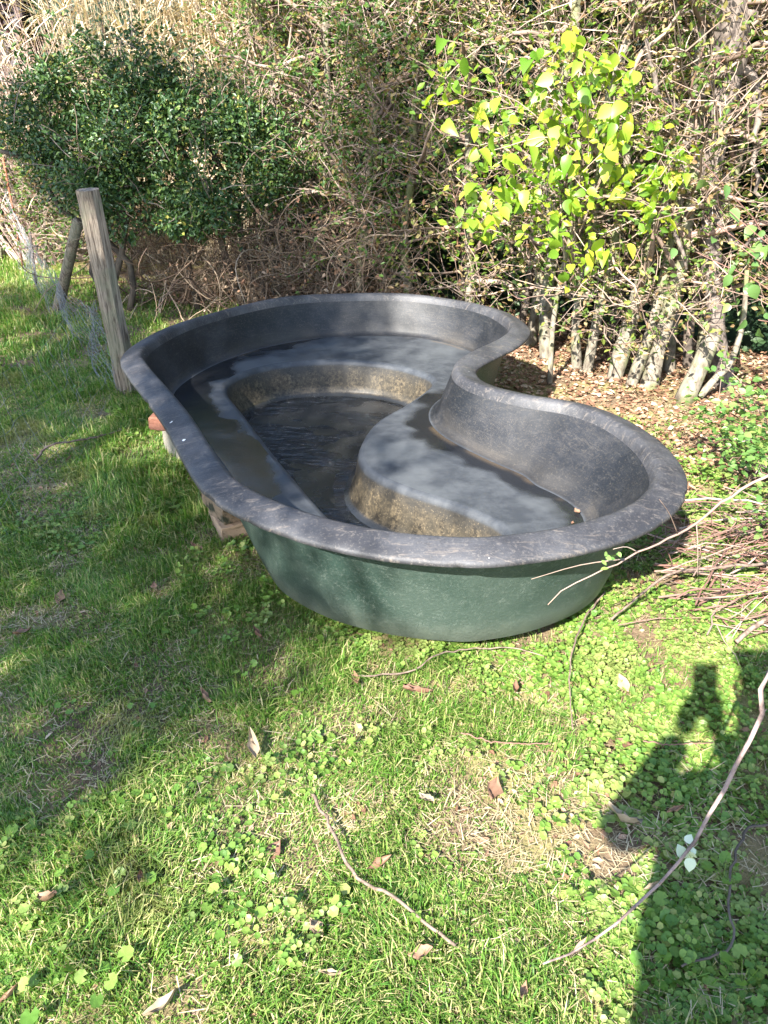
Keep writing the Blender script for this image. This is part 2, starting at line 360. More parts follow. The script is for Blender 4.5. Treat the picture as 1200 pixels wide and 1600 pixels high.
def pond_outer():
    t = NT('pond_outside_green'); cloud = t.noise(4, 5, .6); fine = t.noise(110, 4, .7); scr = t.noise(14, 7, .8, None, 2.2); mid = t.noise(26, 4)
    c = t.mix(t.fr(cloud, .3, .7), (.012, .025, .020), (.031, .046, .038)); c = t.mix(t.math('MULTIPLY', t.fr(fine, .5, .7), .4), c, (.075, .092, .078))
    c = t.mix(t.math('MULTIPLY', t.fr(t.math('ABSOLUTE', t.math('SUBTRACT', scr, .5)), .007, .0005), t.math('MULTIPLY', t.fr(mid, .52, .66), .55)), c, (.30, .33, .29))
    sx = t.N.new('ShaderNodeSeparateXYZ'); t.l(t.coord(), sx.inputs[0])
    c = t.mix(t.math('MULTIPLY', t.fr(t.math('ADD', sx.outputs[2], t.math('MULTIPLY', mid, .1)), .24, .1), .35), c, (.16, .17, .14))
    t.base(c, .5, .4); t.bump(t.math('ADD', fine, t.math('MULTIPLY', scr, .6)), .45, .005); return t.m
M['inner'] = pond_inner(); M['shelf'] = pond_shelf(); M['rim'] = pond_rim(); M['outer'] = pond_outer()

def water_mat():
    t = NT('shallow_water'); t.base((.9, .93, .95), .02, .5); t.p.inputs['Transmission Weight'].default_value = 1; t.p.inputs['IOR'].default_value = 1.33
    t.bump(t.math('ADD', t.noise(7, 3, .5, t.scaled((.5, 2.0, 1)), .6), t.math('MULTIPLY', t.noise(26, 2, .5, t.scaled((.6, 1.8, 1))), .3)), 1.0, .13); return t.m
M['water'] = water_mat()
def brick_mat(name, a, b, dark, moss=None):
    t = NT(name); n1 = t.noise(22, 5, .65); n2 = t.noise(85, 4, .7); c = t.mix(n1, a, b); c = t.mix(t.math('MULTIPLY', t.fr(n2, .58, .70), .7), c, dark)
    if moss: c = t.mix(t.fr(t.noise(16, 4), .50, .62), c, moss)
    t.base(c, .92, .15); t.bump(n2, .7, .005); return t.m
M['red_brick'] = brick_mat('red_brick', (.25, .10, .068), (.34, .165, .11), (.12, .055, .04))
M['grey_block'] = brick_mat('grey_block', (.14, .125, .10), (.23, .21, .17), (.09, .08, .065))
M['mossy_brick'] = brick_mat('mossy_brick', (.12, .085, .06), (.24, .17, .11), (.04, .035, .025), (.035, .035, .022))
M['brown_brick'] = brick_mat('brown_brick', (.26, .17, .11), (.38, .27, .18), (.13, .09, .06))
def wood_post():
    t = NT('weathered_post'); v = t.scaled((26, 26, 1.6)); n1 = t.noise(3, 6, .7, v, .5); n2 = t.noise(7, 4)
    c = t.mix(t.fr(n1, .35, .65), (.055, .04, .03), (.27, .22, .17)); c = t.mix(t.math('MULTIPLY', t.fr(n2, .45, .6), .45), c, (.15, .155, .10))
    t.base(c, .85, .2); t.bump(n1, .7, .006); return t.m
M['post'] = wood_post()
t = NT('galvanised_wire'); t.base((.16, .165, .17), .55, .5); t.p.inputs['Metallic'].default_value = .6; M['wire'] = t.m
t = NT('rusty_rod'); t.base(t.mix(t.noise(40, 4), (.13, .045, .025), (.28, .11, .06)), .8, .3); M['rust'] = t.m
t = NT('dark_iron'); t.base((.045, .035, .03), .7, .3); M['iron'] = t.m

# ------------------------------------------------------------------ ground
HR, HL = np.array([2.75, 3.42]), np.array([-1.75, 7.20])          # hedge line, right end to left end
HN = np.array([-(HL - HR)[1], (HL - HR)[0]]); HN = -HN / np.linalg.norm(HN)
if HN[1] > 0: HN = -HN                                            # points towards the lawn
def hedge_d(x, y): return (x - HR[0]) * HN[0] + (y - HR[1]) * HN[1]

def build_ground():
    xs = np.concatenate([[-150, -60, -25, -12], np.linspace(-7, 5, 150), [9, 20, 60, 150]])
    ys = np.concatenate([[-150, -60, -20, -8, -3], np.linspace(-1, 12, 160), [16, 30, 70, 150]])
    X, Y = np.meshgrid(xs, ys); Z = gz(X, Y); Z[(np.abs(X) > 8) | (Y > 13) | (Y < -2)] = 0
    V = np.stack([X, Y, Z], -1).reshape(-1, 3); nx = len(xs); i = np.arange(len(V)).reshape(len(ys), nx)
    Q = np.stack([i[:-1, :-1], i[:-1, 1:], i[1:, 1:], i[1:, :-1]], -1).reshape(-1, 4)
    o = obj('ground', make_mesh('ground', V, [Q], True), M['ground']); o['kind'] = 'structure'; o['label'] = 'bare soil and thatch under the lawn and hedge'
build_ground()

# ------------------------------------------------------------------ pond
RIM_PX = [(188, 562), (215, 535), (280, 505), (360, 482), (450, 467), (540, 461), (640, 462), (720, 470), (780, 485), (818, 505), (829, 521), (808, 543), (772, 560), (744, 577),
          (760, 598), (830, 619), (900, 630), (960, 648), (1010, 675), (1050, 710), (1075, 755), (1058, 795), (1000, 832), (900, 864), (800, 879), (740, 882), (600, 871), (480, 848),
          (400, 820), (340, 787), (310, 757), (282, 712), (255, 662), (225, 620), (200, 590)]
HT, ZS, ZD = .50, .27, .088
PORG = np.array([-.1, 3.2, 0.])
outline = spline([gp(x, y, HT - .03)[:2] for x, y in RIM_PX], 380, True)
def area(P): return .5 * np.sum(P[:, 0] * np.roll(P[:, 1], -1) - P[:, 1] * np.roll(P[:, 0], -1))
if area(outline) < 0: outline = outline[::-1]
for _ in range(6): outline = .5 * outline + .25 * (np.roll(outline, 1, 0) + np.roll(outline, -1, 0))

def march(poly, smax, step=.01, sm=.12):
    """rings at growing inward distance; ring k is at k*step"""
    tan = np.roll(poly, -1, 0) - np.roll(poly, 1, 0); nrm = unit(np.stack([-tan[:, 1], tan[:, 0]], 1))
    rings = [poly.copy()]; p = poly + nrm * step; rings.append(p.copy())
    for k in range(2, int(smax / step) + 2):
        q, d = near_poly(p, poly); g = (p - q) / np.maximum(d, 1e-6)[:, None]
        g = unit(g + .5 * (np.roll(g, 1, 0) + np.roll(g, -1, 0))); p = p + g * step
        p = (1 - sm) * p + sm * .5 * (np.roll(p, 1, 0) + np.roll(p, -1, 0)); rings.append(p.copy())
    return rings
def ring_at(rings, s, step=.01):
    if s <= 0: return rings[0] + (rings[0] - rings[1]) * (-s / step)
    i = min(int(s / step), len(rings) - 2); f = s / step - i
    return rings[i] * (1 - f) + rings[i + 1] * f

R1 = march(outline, .50)
# the right lobe has a sloping back: its wall foot lies well inside the rim
foot = spline([gp(x, y, ZS)[:2] for x, y in [(704, 722), (740, 742), (790, 757), (850, 775), (900, 795), (925, 811)]], 40)
fd = np.linalg.norm(outline[:, None] - foot[None], axis=2).min(1)
lobe = sstep(2.98, 2.80, outline[:, 1]) * sstep(.42, .62, outline[:, 0]) * sstep(1.72, 2.05, outline[:, 1])
SB = .205 + lobe * np.clip(fd - .205, 0, .18)
for _ in range(70): SB = .5 * SB + .25 * (np.roll(SB, 1) + np.roll(SB, -1))
def ring_var(ss):
    ss = np.broadcast_to(ss, (len(outline),)); i = np.clip((ss / .01).astype(int), 0, len(R1) - 2); f = (ss / .01 - i)[:, None]; A3 = np.array(R1); j = np.arange(len(outline))
    return A3[i, j] * (1 - f) + A3[i + 1, j] * f
def loft(rings3):
    k, n = len(rings3), len(rings3[0]); V = np.concatenate(rings3); i = np.arange(k * n).reshape(k, n); a, b = i[:-1], i[1:]
    return V, np.stack([a, np.roll(a, -1, 1), np.roll(b, -1, 1), b], -1).reshape(-1, 4)
def R3(rings, s, z):
    p = ring_at(rings, s); return np.column_stack([p, np.broadcast_to(z, len(p))])
U = np.linspace(0, 2 * math.pi, len(outline), endpoint=False)
wob = .003 * np.sin(5 * U + 1) + .003 * np.sin(11 * U)        # hand-laid lip, never quite true
rim_prof = [(.008, HT - .046), (-.001, HT - .041), (.0, HT - .031), (.005, HT - .025), (.030, HT - .016), (.060, HT - .007), (.082, HT - .001), (.094, HT - .005), (.103, HT - .018), (.110, HT - .042)]
wall_prof = [(.110, HT - .042), (.124, HT - .085), (.140, HT - .130), (.155, ZS + .060), (.163, ZS + .030), (.174, ZS + .012), (.190, ZS + .003), (.205, ZS)]
chips = np.where(vnoise(U * 26, U * 0, 7) > .80, .006, 0) * (vnoise(U * 60, U * 0, 8))
def rim_ring(s, z):
    r = R3(R1, s, z); r[:, 2] += wob * (1 if s < .1 else .5)
    if s < .004: r[:, :2] += (ring_at(R1, s + .01) - ring_at(R1, s)) * (chips[:, None] * 100)
    return r
rimV, rimQ = loft([rim_ring(s, z) for s, z in rim_prof])
wallR = [np.column_stack([ring_var(.110 + (s - .110) * (SB - .042 - .110) / .053 if s <= .163 else SB + s - .205), np.full(len(outline), z)]) for s, z in wall_prof]; wallR[0][:, 2] += wob * .5
lw = np.clip(lobe, 0, 1)
for _ in range(20): lw = .5 * lw + .25 * (np.roll(lw, 1) + np.roll(lw, -1))
for k, r in enumerate(wallR):
    q = r[:, :2].copy()
    for _ in range(6 * k): q = .5 * q + .25 * (np.roll(q, 1, 0) + np.roll(q, -1, 0))
    r[:, :2] += (q - r[:, :2]) * lw[:, None]

# deep basin outline (kidney), front end tucked behind the front rim
DEEP_PX = [(345, 605), (378, 581), (440, 566), (520, 561), (600, 566), (660, 580), (684, 597), (642, 631), (600, 655), (577, 683), (569, 712), (588, 737), (640, 761), (700, 780), (760, 803), (800, 828)]
deep_pts = [gp(x, y, ZS)[:2] for x, y in DEEP_PX] + [np.array([.36, 2.00]), np.array([.22, 1.935]), np.array([.05, 1.955]), np.array([-.08, 2.04])] + \
           [gp(x, y, ZS)[:2] for x, y in [(510, 815), (465, 765), (420, 710), (375, 650)]]
deep = spline(deep_pts, 260, True)
if area(deep) < 0: deep = deep[::-1]
for _ in range(4): deep = .5 * deep + .25 * (np.roll(deep, 1, 0) + np.roll(deep, -1, 0))
R2 = march(deep, .14)
deep_prof = [(0, ZS), (.010, ZS - .002), (.020, ZS - .010), (.026, ZS - .024), (.045, ZD + .05), (.053, ZD + .022), (.066, ZD + .008), (.085, ZD + .001)]
deepR = [R3(R2, s, z) for s, z in deep_prof]
def fill(outer, inner, z, grid, amp, seed, edge=False):
    """flat sheet between closed loops, with a faintly uneven surface"""
    lo, hi = outer.min(0), outer.max(0); X, Y = np.meshgrid(np.arange(lo[0], hi[0], grid), np.arange(lo[1], hi[1], grid))
    G = np.column_stack([X.ravel(), Y.ravel()]); G = G + np.random.default_rng(seed).normal(0, grid * .15, G.shape)
    G = G[inpoly(G, outer)]; G = G[near_poly(G, outer)[1] > .02]
    loops = [outer]
    if inner is not None:
        G = G[~inpoly(G, inner)]; G = G[near_poly(G, inner)[1] > .02]; loops.append(inner)
    P = np.concatenate(loops + [G]); E = []; o = 0
    for l in loops:
        E += [(o + i, o + (i + 1) % len(l)) for i in range(len(l))]; o += len(l)
    vs, es, fs, _, _, _ = geometry.delaunay_2d_cdt([Vector(p) for p in P], E, [], 0, 1e-5)
    v = np.array([tuple(q) for q in vs]); f = np.array([tuple(q) for q in fs if len(q) == 3]); cen = v[f].mean(1)
    k = inpoly(cen, outer)
    if inner is not None: k &= ~inpoly(cen, inner)
    f = f[k]; d = near_poly(v, outer)[1]
    if inner is not None: d = np.minimum(d, near_poly(v, inner)[1])
    zz = z + amp * (fbm(v[:, 0] * 3.2, v[:, 1] * 5.5, seed) - .5) * 2 * sstep(0, .08, d)
    a = v[f[:, 1]] - v[f[:, 0]]; b = v[f[:, 2]] - v[f[:, 0]]; neg = a[:, 0] * b[:, 1] - a[:, 1] * b[:, 0] < 0; f[neg] = f[neg][:, ::-1]
    if edge: return np.column_stack([v, zz]), f, near_poly(v, outer)[1], near_poly(v, inner)[1]
    return np.column_stack([v, zz]), f

pond = thing('garden_pond', 'large black moulded garden pond shell with green outside lying on the lawn', 'pond', PORG)
obj('rim', make_mesh('rim', rimV - PORG, [rimQ[:, ::-1]], True), M['rim'], pond)['label'] = 'rolled dark grey rim with scuffs and chipped lip'
mb = MB(); V, Q = loft(wallR); mb.add(V, [Q[:, ::-1]]); obj('upper_wall', mb.mesh('upper_wall', PORG, True), M['inner'], pond)
V, F, DW, DD = fill(wallR[-1][:, :2], deep, ZS, .022, .0025, 3, True); me = make_mesh('shelf', V - PORG, [F], True)
for nm, arr in (('to_wall', DW), ('to_basin', DD)): me.attributes.new(nm, 'FLOAT', 'POINT').data.foreach_set('value', arr.astype(np.float32))
obj('shelf', me, M['shelf'], pond)['label'] = 'flat planting shelf with wet patches'
V, Q = loft(deepR); obj('lower_wall', make_mesh('lower_wall', V - PORG, [Q[:, ::-1]], True), M['inner'], pond)['label'] = 'lower wall crusted with ochre algae'
V, F = fill(deepR[-1][:, :2], None, ZD, .03, .0055, 9); obj('basin_floor', make_mesh('basin_floor', V - PORG, [F], True), M['inner'], pond)
# outside skin: low all round the front lobe, up at shelf height along the straight left side
OX, OY = outline[:, 0], outline[:, 1]
zb = .062 + .178 * sstep(1.98, 2.35, OY) * sstep(.1, -.25, OX)
outer_prof = [(.008, lambda: HT - .046 + 0 * OX), (.020, lambda: HT - .044 + 0 * OX), (.075, lambda: HT - .030 + 0 * OX), (.098, lambda: HT - .040 + 0 * OX), (.106, lambda: HT - .065 + 0 * OX)]
oR = [np.column_stack([ring_at(R1, s), f() + wob]) for s, f in outer_prof]
def skin_ring(zz, extra=0.):
    ss = .106 + .090 * (HT - .065 - zz) / .373 + extra; i = np.clip((ss / .01).astype(int), 0, len(R1) - 2); f = (ss / .01 - i)[:, None]; A3 = np.array(R1); j = np.arange(len(OX))
    return np.column_stack([A3[i, j] * (1 - f) + A3[i + 1, j] * f, zz])
for f_ in (.15, .3, .5, .7, .85):
    oR.append(skin_ring((HT - .065) * (1 - f_) + (zb + .03) * f_))
oR.append(skin_ring(zb + .012, .004)); oR.append(skin_ring(zb + .002, .014)); oR.append(skin_ring(zb, .034))
oR.append(np.column_stack([ring_at(R1, .34), np.minimum(zb, .062) - .002]))
V, Q = loft(oR); n0 = len(V) - len(outline); cap = fill(oR[-1][:, :2], None, .060, .2, 0, 1)
mb = MB(); mb.add(V, [Q]); mb.add(cap[0], [cap[1][:, ::-1]])
obj('outer_wall', mb.mesh('outer_wall', PORG, True), M['outer'], pond)['label'] = 'dark green outer wall with pale scratches'
# thin water lying in the basin
wr = ring_at(R2, .072); V, F = fill(wr, None, ZD + .0010, .06, 0, 2); o = obj('water', make_mesh('water', V, [F], True), M['water'])
tag(o, 'shallow rainwater left in the deep part of the pond', 'water', None, 'structure')

# ------------------------------------------------------------------ bricks and blocks under the pond
def brick_mesh(L, W, H, seed, rough=.004):
    r = np.random.default_rng(seed); bm = bmesh.new(); bmesh.ops.create_cube(bm, size=1)
    for v in bm.verts: v.co = Vector((v.co.x * L, v.co.y * W, (v.co.z + .5) * H))
    bmesh.ops.subdivide_edges(bm, edges=bm.edges[:], cuts=3, use_grid_fill=True)
    for v in bm.verts:
        v.co += Vector(r.normal(0, rough * .4, 3))
        if r.random() < .15: v.co *= Vector((.97, .97, .985))
    bmesh.ops.bevel(bm, geom=[e for e in bm.edges if e.calc_face_angle(0) > 1.0], offset=.004, segments=1, affect='EDGES')
    me = bpy.data.meshes.new('brick'); bm.to_mesh(me); bm.free(); return me
def brick(name, L, W, H, pos, rz, m, label, cat, seed, tilt=(0, 0)):
    o = obj(name, brick_mesh(L, W, H, seed), m); o.location = [float(c) for c in pos]; o.rotation_euler = (tilt[0], tilt[1], rz)
    return tag(o, label, cat, 'bricks and blocks propping the pond')
A = math.atan2(.66, -.38)            # direction of the pond's straight left side
dirL = np.array([math.cos(A), math.sin(A)]); nL = np.array([dirL[1], -dirL[0]])       # nL points under the pond
b1 = gp(268, 716)[:2] + nL * .055
brick('concrete_block', .23, .10, .19, (*b1, 0), A + .05, M['grey_block'], 'weathered grey concrete block standing under the red brick', 'block', 1)
brick('brick', .20, .10, .062, (*(gp(244, 655, .22)[:2] + nL * .045), .192), A - .55, M['red_brick'], 'broken red brick on top of the tall grey block', 'brick', 2, (.03, .02))
b2 = gp(345, 835)[:2] + nL * .045 + dirL * .03
brick('brick', .215, .11, .066, (*b2, 0), A - .1, M['brown_brick'], 'pale brown brick at the bottom of the front stack on the grass', 'brick', 3)
brick('brick', .215, .105, .066, (*(b2 + dirL * .022), .068), A + .06, M['mossy_brick'], 'blackened mossy brick in the middle of the front stack', 'brick', 4)
brick('concrete_block', .13, .10, .085, (*(b2 + dirL * -.0 + nL * .012), .136), A + .04, M['grey_block'], 'short grey block directly on the blackened mossy brick', 'block', 5)
brick('concrete_block', .19, .10, .085, (*(b2 + dirL * .168 + nL * .008), .136), A + .02, M['grey_block'], 'longer grey block lying behind the short one on the front stack', 'block', 6)
brick('brick', .215, .105, .13, (*(b2 + dirL * .21 + nL * .03), .0), A, M['brown_brick'], 'brown brick on edge below the longer grey block', 'brick', 7)
for k, (x, y, lab) in enumerate([(.15, 2.2, 'flat brown brick under the front lobe of the pond'), (.45, 2.75, 'flat brown brick under the right lobe of the pond'), (-.35, 3.9, 'flat brown brick under the back lobe of the pond')]):
    brick('brick', .215, .105, .060, (x, y, -.004), k * .7, M['brown_brick'], lab, 'brick', 20 + k)

# ------------------------------------------------------------------ fence posts, rods, wire
def bar(name, pts, rads, m, sides=8, parent=None, origin=(0, 0, 0), square=False):
    P = np.asarray(pts, float)[None]; V, F = tubes(P, np.asarray(rads)[None], sides)
    n = P.shape[1]; caps = [np.arange(sides)[None, ::-1], (np.arange(sides) + (n - 1) * sides)[None]]
    return obj(name, make_mesh(name, V - np.asarray(origin), F + caps, not square), m, parent)
pb = np.array([-1.495, 4.33, -.05]); ptop = at(137, 296, 4.26)
pp = pb + (ptop - pb) * np.linspace(0, 1, 9)[:, None] + np.random.default_rng(2).normal(0, .003, (9, 3)); pp[-1] = ptop
o = bar('fence_post', pp, [.066, .066, .064, .063, .063, .062, .062, .061, .060], M['post'], 7, square=True); tag(o, 'leaning weathered timber fence post behind the left end of the pond', 'post')
q0 = gp(88, 484) + np.array([0, 0, -.03]); q1 = at(122, 345, 5.95)
o = bar('fence_brace', q0 + (q1 - q0) * np.linspace(0, 1, 6)[:, None], [.044, .044, .042, .041, .04, .038], M['post'], 8); tag(o, 'slanting round timber brace behind the leaning fence post', 'post')
r0 = gp(36, 420); r1 = at(4, 245, 8.05); o = bar('metal_stake', [r0 - [0, 0, .05], (r0 + r1) / 2 + [.01, 0, 0], r1], [.011] * 3, M['rust'], 6); tag(o, 'tall thin rusty stake holding wire netting at far left', 'stake')
s0 = gp(56, 446); s1 = at(47, 362, 7.3)
st = thing('metal_stake', 'short dark iron stake with a cross pin in the far lawn edge', 'stake', s0)
bar('rod', [s0 - [0, 0, .05], s1], [.011] * 2, M['iron'], 6, st, s0); c = s0 + (s1 - s0) * .72
bar('cross_pin', [c - [.06, 0, 0], c + [.06, 0, .01]], [.010] * 2, M['iron'], 6, st, s0)

def netting(name, label, path, heights, cell, r, seed, hexa=True, lean=0., crump=.02):
    """wire net hung along a ground path; heights at path ends are blended"""
    rng = np.random.default_rng(seed); path = np.asarray(path, float); L = np.concatenate([[0], np.cumsum(np.linalg.norm(np.diff(path, axis=0), axis=1))])
    nu = int(L[-1] / cell); hmax = max(heights); nv = int(hmax / (cell * .75)); seg = []
    def pos(u, v):
        s = np.clip(u / nu, 0, 1) * L[-1]; h = np.interp(s, L, heights) * v / nv
        x = np.interp(s, L, path[:, 0]); y = np.interp(s, L, path[:, 1])
        k1 = fbm(s * 3 + 10, h * 4 + 5, seed) - .5; k2 = fbm(s * 3 + 40, h * 4 + 9, seed) - .5
        return np.stack([x + lean * h + k1 * crump * 4, y + k2 * crump * 4, h + .01], -1)
    A_, B_ = [], []
    if hexa:
        for i in range(nu):
            for j in range(nv):
                o_ = .5 * (j % 2)
                A_ += [(i + o_, j), (i + o_, j)]; B_ += [(i + o_ + .5, j + .65), (i + o_ - .5, j + .65)]
                A_ += [(i + o_ + .5, j + .65)]; B_ += [(i + o_ + .5, j + 1)]
    else:
        for i in range(nu + 1):
            for j in range(nv * 3): A_.append((i, j / 3)); B_.append((i, (j + 1) / 3))
        for j in range(nv + 1):
            for i in range(nu * 3): A_.append((i / 3, j)); B_.append(((i + 1) / 3, j))
    a = np.array(A_, float); b = np.array(B_, float); P = np.stack([pos(a[:, 0], a[:, 1]), pos(b[:, 0], b[:, 1])], 1)
    V, F = tubes(P, np.full(P.shape[:2], r), 3); org = np.array([*path[0, :2], 0])
    o = obj(name, make_mesh(name, V - org, F), M['wire'], None, org); return tag(o, label, 'wire netting')
netting('wire_netting', 'crumpled grey wire netting between the leaning post and the rusty stake', [(-1.56, 4.30), (-1.9, 4.95), (-2.35, 5.7), (-2.7, 6.3), (-3.25, 7.3), (-3.68, 8.08)], [.55, .30, .35, .42, .5, .85], .06, .0011, 5, True, 0, .045)
netting('stock_wire', 'thin sagging stock wire over the shaded lawn at the left edge', [(-1.55, 4.22), (-1.50, 3.5), (-1.46, 2.9), (-1.5, 2.3)], [.50, .46, .50, .55], .14, .0008, 6, False, -.25, .03)

# ------------------------------------------------------------------ hedge
def hedge_tree(base, h, rad, seed, leafm, twigm, label, lean=(0, 0), n_br=26, n_tw=230, n_leaf=900, leaf=.045, zmin=.45, spread=.75, group='hedge trees along the back', name='hornbeam_tree', barkm=None, droop=0.):
    rng = np.random.default_rng(seed); base = np.array([base[0], base[1], -.03])
    th = thing(name, label, 'tree', base, group)
    k = 9; z = np.linspace(0, 1, k); P = base + np.stack([lean[0] * z * h + .05 * np.sin(z * 5 + seed), lean[1] * z * h + .05 * np.cos(z * 4 + seed * 2), z * h], 1); P[:, :2] -= P[0, :2] - base[:2]
    P[1:] += rng.normal(0, .022, (k - 1, 3)) * [1, 1, .3]; R = rad * (1.0 - .55 * z); R[0] *= 1.18; R[1] *= 1.04
    P12 = spline(P, 22); R12 = np.interp(np.linspace(0, 1, 22), z, R) * (1 + rng.normal(0, .09, 22))
    V, F = tubes(P12[None], R12[None], 9); me = make_mesh('trunk', V - base, F, True); obj('trunk', me, barkm or M['bark'], th)
    ts = rng.uniform(max(.12, zmin / h), 1, n_br); S = np.stack([np.interp(ts, z, P[:, c]) for c in range(3)], 1)
    d = rdir(n_br, rng, -.1, .75); d[:, :2] += HN * .25
    B = wander(S, d, rng.uniform(.4, 1.0, n_br) * spread, 7, .22, rng, .06 - droop)
    br = np.interp(np.linspace(0, 1, 7), [0, 1], [1, .3])[None] * (rng.uniform(.005, .012, n_br) + .014 * (rng.random(n_br) < .22))[:, None]
    V, F = tubes(B, br, 5); mb = MB(); mb.add(V, F); obj('branches', mb.mesh('branches', base, True), twigm, th)
    bi = rng.integers(0, n_br, n_tw); ki = rng.integers(1, 7, n_tw); S2 = B[bi, ki]
    d2 = unit(B[bi, np.minimum(ki, 6)] - B[bi, ki - 1]) * .6 + rdir(n_tw, rng, -.5, .8)
    Tw = wander(S2, d2, rng.uniform(.12, .48, n_tw), 5, .30, rng, .02 - droop)
    V, F = tubes(Tw, np.linspace(1, .4, 5)[None] * rng.uniform(.0018, .0042, n_tw)[:, None], 3); mb = MB(); mb.add(V, F)
    o = obj('twigs', mb.mesh('twigs', base), twigm, th); o['kind'] = 'stuff'
    li = rng.integers(0, n_tw, n_leaf); lk = rng.integers(1, 5, n_leaf); LP = Tw[li, lk] + rng.normal(0, .02, (n_leaf, 3))
    ld = rdir(n_leaf, rng, -.9, .3); up = rdir(n_leaf, rng, .2, 1)
    mb = MB(); mb.add(*scatter(LEAF_SIMPLE, LP, ld, up, rng.uniform(.6, 1.25, n_leaf) * leaf)); o = obj('crown', mb.mesh('crown', base), leafm, th); o['kind'] = 'stuff'
    return th

# the trunks one can count at the right, from left to right
TR = [((855, 560), .052, (.02, 0), 'mottled grey hedge trunk beside the back right end of the pond'),
      ((903, 578), .034, (.00, .0), 'thin pale hedge trunk, dark half of the close twin pair'),
      ((917, 582), .036, (.03, .02), 'thin greenish hedge trunk, sunny half of the close twin pair'),
      ((958, 594), .058, (.10, .02), 'stout pale hedge trunk leaning right, left of the central three'),
      ((984, 602), .040, (.05, .03), 'thin hedge trunk pressed against the stout leaning trunk'),
      ((1014, 603), .056, (.06, .02), 'greenish mossy hedge trunk, right one of the central three'),
      ((1046, 583), .042, (.05, .05), 'shaded mossy hedge trunk standing behind the short stump'),
      ((1098, 575), .050, (.02, .03), 'hedge trunk half hidden behind the short sawn stump')]
for i, (px, rad, ln, lab) in enumerate(TR):
    b = gp(*px); hedge_tree(b, 3.0, rad * .82, 40 + i, M['hedge_right'], M['twig_pale'], lab, ln, 34, 420, 2400, .037, .30, .75)
b = gp(1132, 602); th = thing('pollard_tree', 'thick gnarled dark trunk rising out of view at the upper right', 'tree', b, 'hedge trees along the back')
pt = spline([b - [0, 0, .05], at(1116, 480, 4.42), at(1108, 330, 4.45), at(1118, 200, 4.42), at(1142, 90, 4.4), at(1128, -30, 4.38), at(1120, -160, 4.35)], 34); pr = np.random.default_rng(77)
bar('trunk', pt, np.interp(np.linspace(0, 1, 34), [0, .1, .45, .62, .8, 1], [.075, .052, .050, .068, .10, .085]) * (1 + pr.normal(0, .10, 34)), M['bark_pollard'], 12, th, b)
for e in ([(1140, 90), (1075, 165), (1030, 150), (1010, 60)], [(1118, 200), (1060, 240), (1045, 330), (1075, 420)], [(1142, 90), (1185, 140), (1178, 250), (1195, 330)], [(1128, 0), (1060, 20), (1040, -40)], [(1110, 330), (1150, 380), (1190, 370)], [(1130, 30), (1180, 20), (1215, -40)]):
    q = spline([at(x, y, 4.40 - .05 * k) for k, (x, y) in enumerate(e)], 14); q[1:] += pr.normal(0, .008, (13, 3)); bar('branch', q, np.linspace(.026, .008, 14) * (1 + pr.normal(0, .08, 14)), M['bark_pollard'], 7, th, b)
# short thick leaning stump in front
b = gp(1070, 626); sp = np.array([b + [0, 0, -.03], b + [.01, 0, .06], b + [.04, 0, .17], b + [.075, .01, .30], b + [.095, .02, .38]])
o = thing('tree_stump', 'short pale sawn hedge stump leaning right in front of the trunks', 'stump', b)
bar('trunk', sp, [.068, .056, .050, .048, .046], M['bark'], 11, o, b)
sh = np.array([b + [.085, .01, .02], b + [.16, .03, .12], b + [.24, .06, .2], b + [.28, .1, .42], b + [.25, .12, .7]]); bar('side_shoot', spline(sh, 12), np.linspace(.022, .012, 12), M['bark'], 7, o, b)
# the hedge goes on leftwards behind the pond
ML = [('twiggy hedge bush with pale brown leaves above the pond notch', 1.02, 5.3, 'hedge_right'), ('dense twiggy hedge bush behind the right back rim', .62, 5.50, 'hedge_right'), ('brown and olive hedge bush behind the middle of the back rim', .22, 5.85, 'hedge_mid'),
      ('shaded olive hedge bush right of the dark evergreen shrub', -.15, 6.15, 'hedge_mid'), ('shaded hedge bush touching the dark evergreen shrub', -.55, 6.45, 'hedge_mid'), ('hedge bush rising behind the dark evergreen shrub', -.95, 6.9, 'hedge_mid')]
for i, (lab, x, y, lm) in enumerate(ML):
    hedge_tree((x, y), 2.9, .035, 70 + i, M[lm], M['twig_pale' if i < 2 else 'twig_mid'], lab, (.02, 0), 46, 520, 4300 if i > 1 else 3600, .040, .08, .85, name='hedge_bush')
for i, (lab, x, y, hh) in enumerate([('low brown bush behind the wire netting beside the brace', -2.75, 7.6, 1.15), ('low dark bush behind the rusty stake at the left edge', -3.5, 8.15, 1.2), ('low brown bush far left in front of the pinkish reeds', -4.1, 8.5, 1.3)]):
    hedge_tree((x, y), hh, .02, 130 + i, M['hedge_mid'], M['twig_mid'], lab, (.02, 0), 40, 520, 3000, .042, .05, .55, group='low bushes behind the wire', name='hedge_bush')
# second row behind, closing the gaps
for i, u in enumerate(np.linspace(.04, .9, 9)):
    p = HR + (HL - HR) * u - HN * (.55 + .15 * (i % 2))
    hedge_tree(p, 3.1, .032, 90 + i, M['hedge_right'] if i < 5 else M['hedge_mid'], M['twig_pale'] if i < 5 else M['twig_mid'], f'back row hedge tree seen through the twigs, {["first","second","third","fourth","fifth","sixth","seventh","eighth","ninth"][i]} from the right', (0, 0), 40, 420, 1500, .05, .5, .9, group='back row hedge trees', barkm=M['bark_dark'])

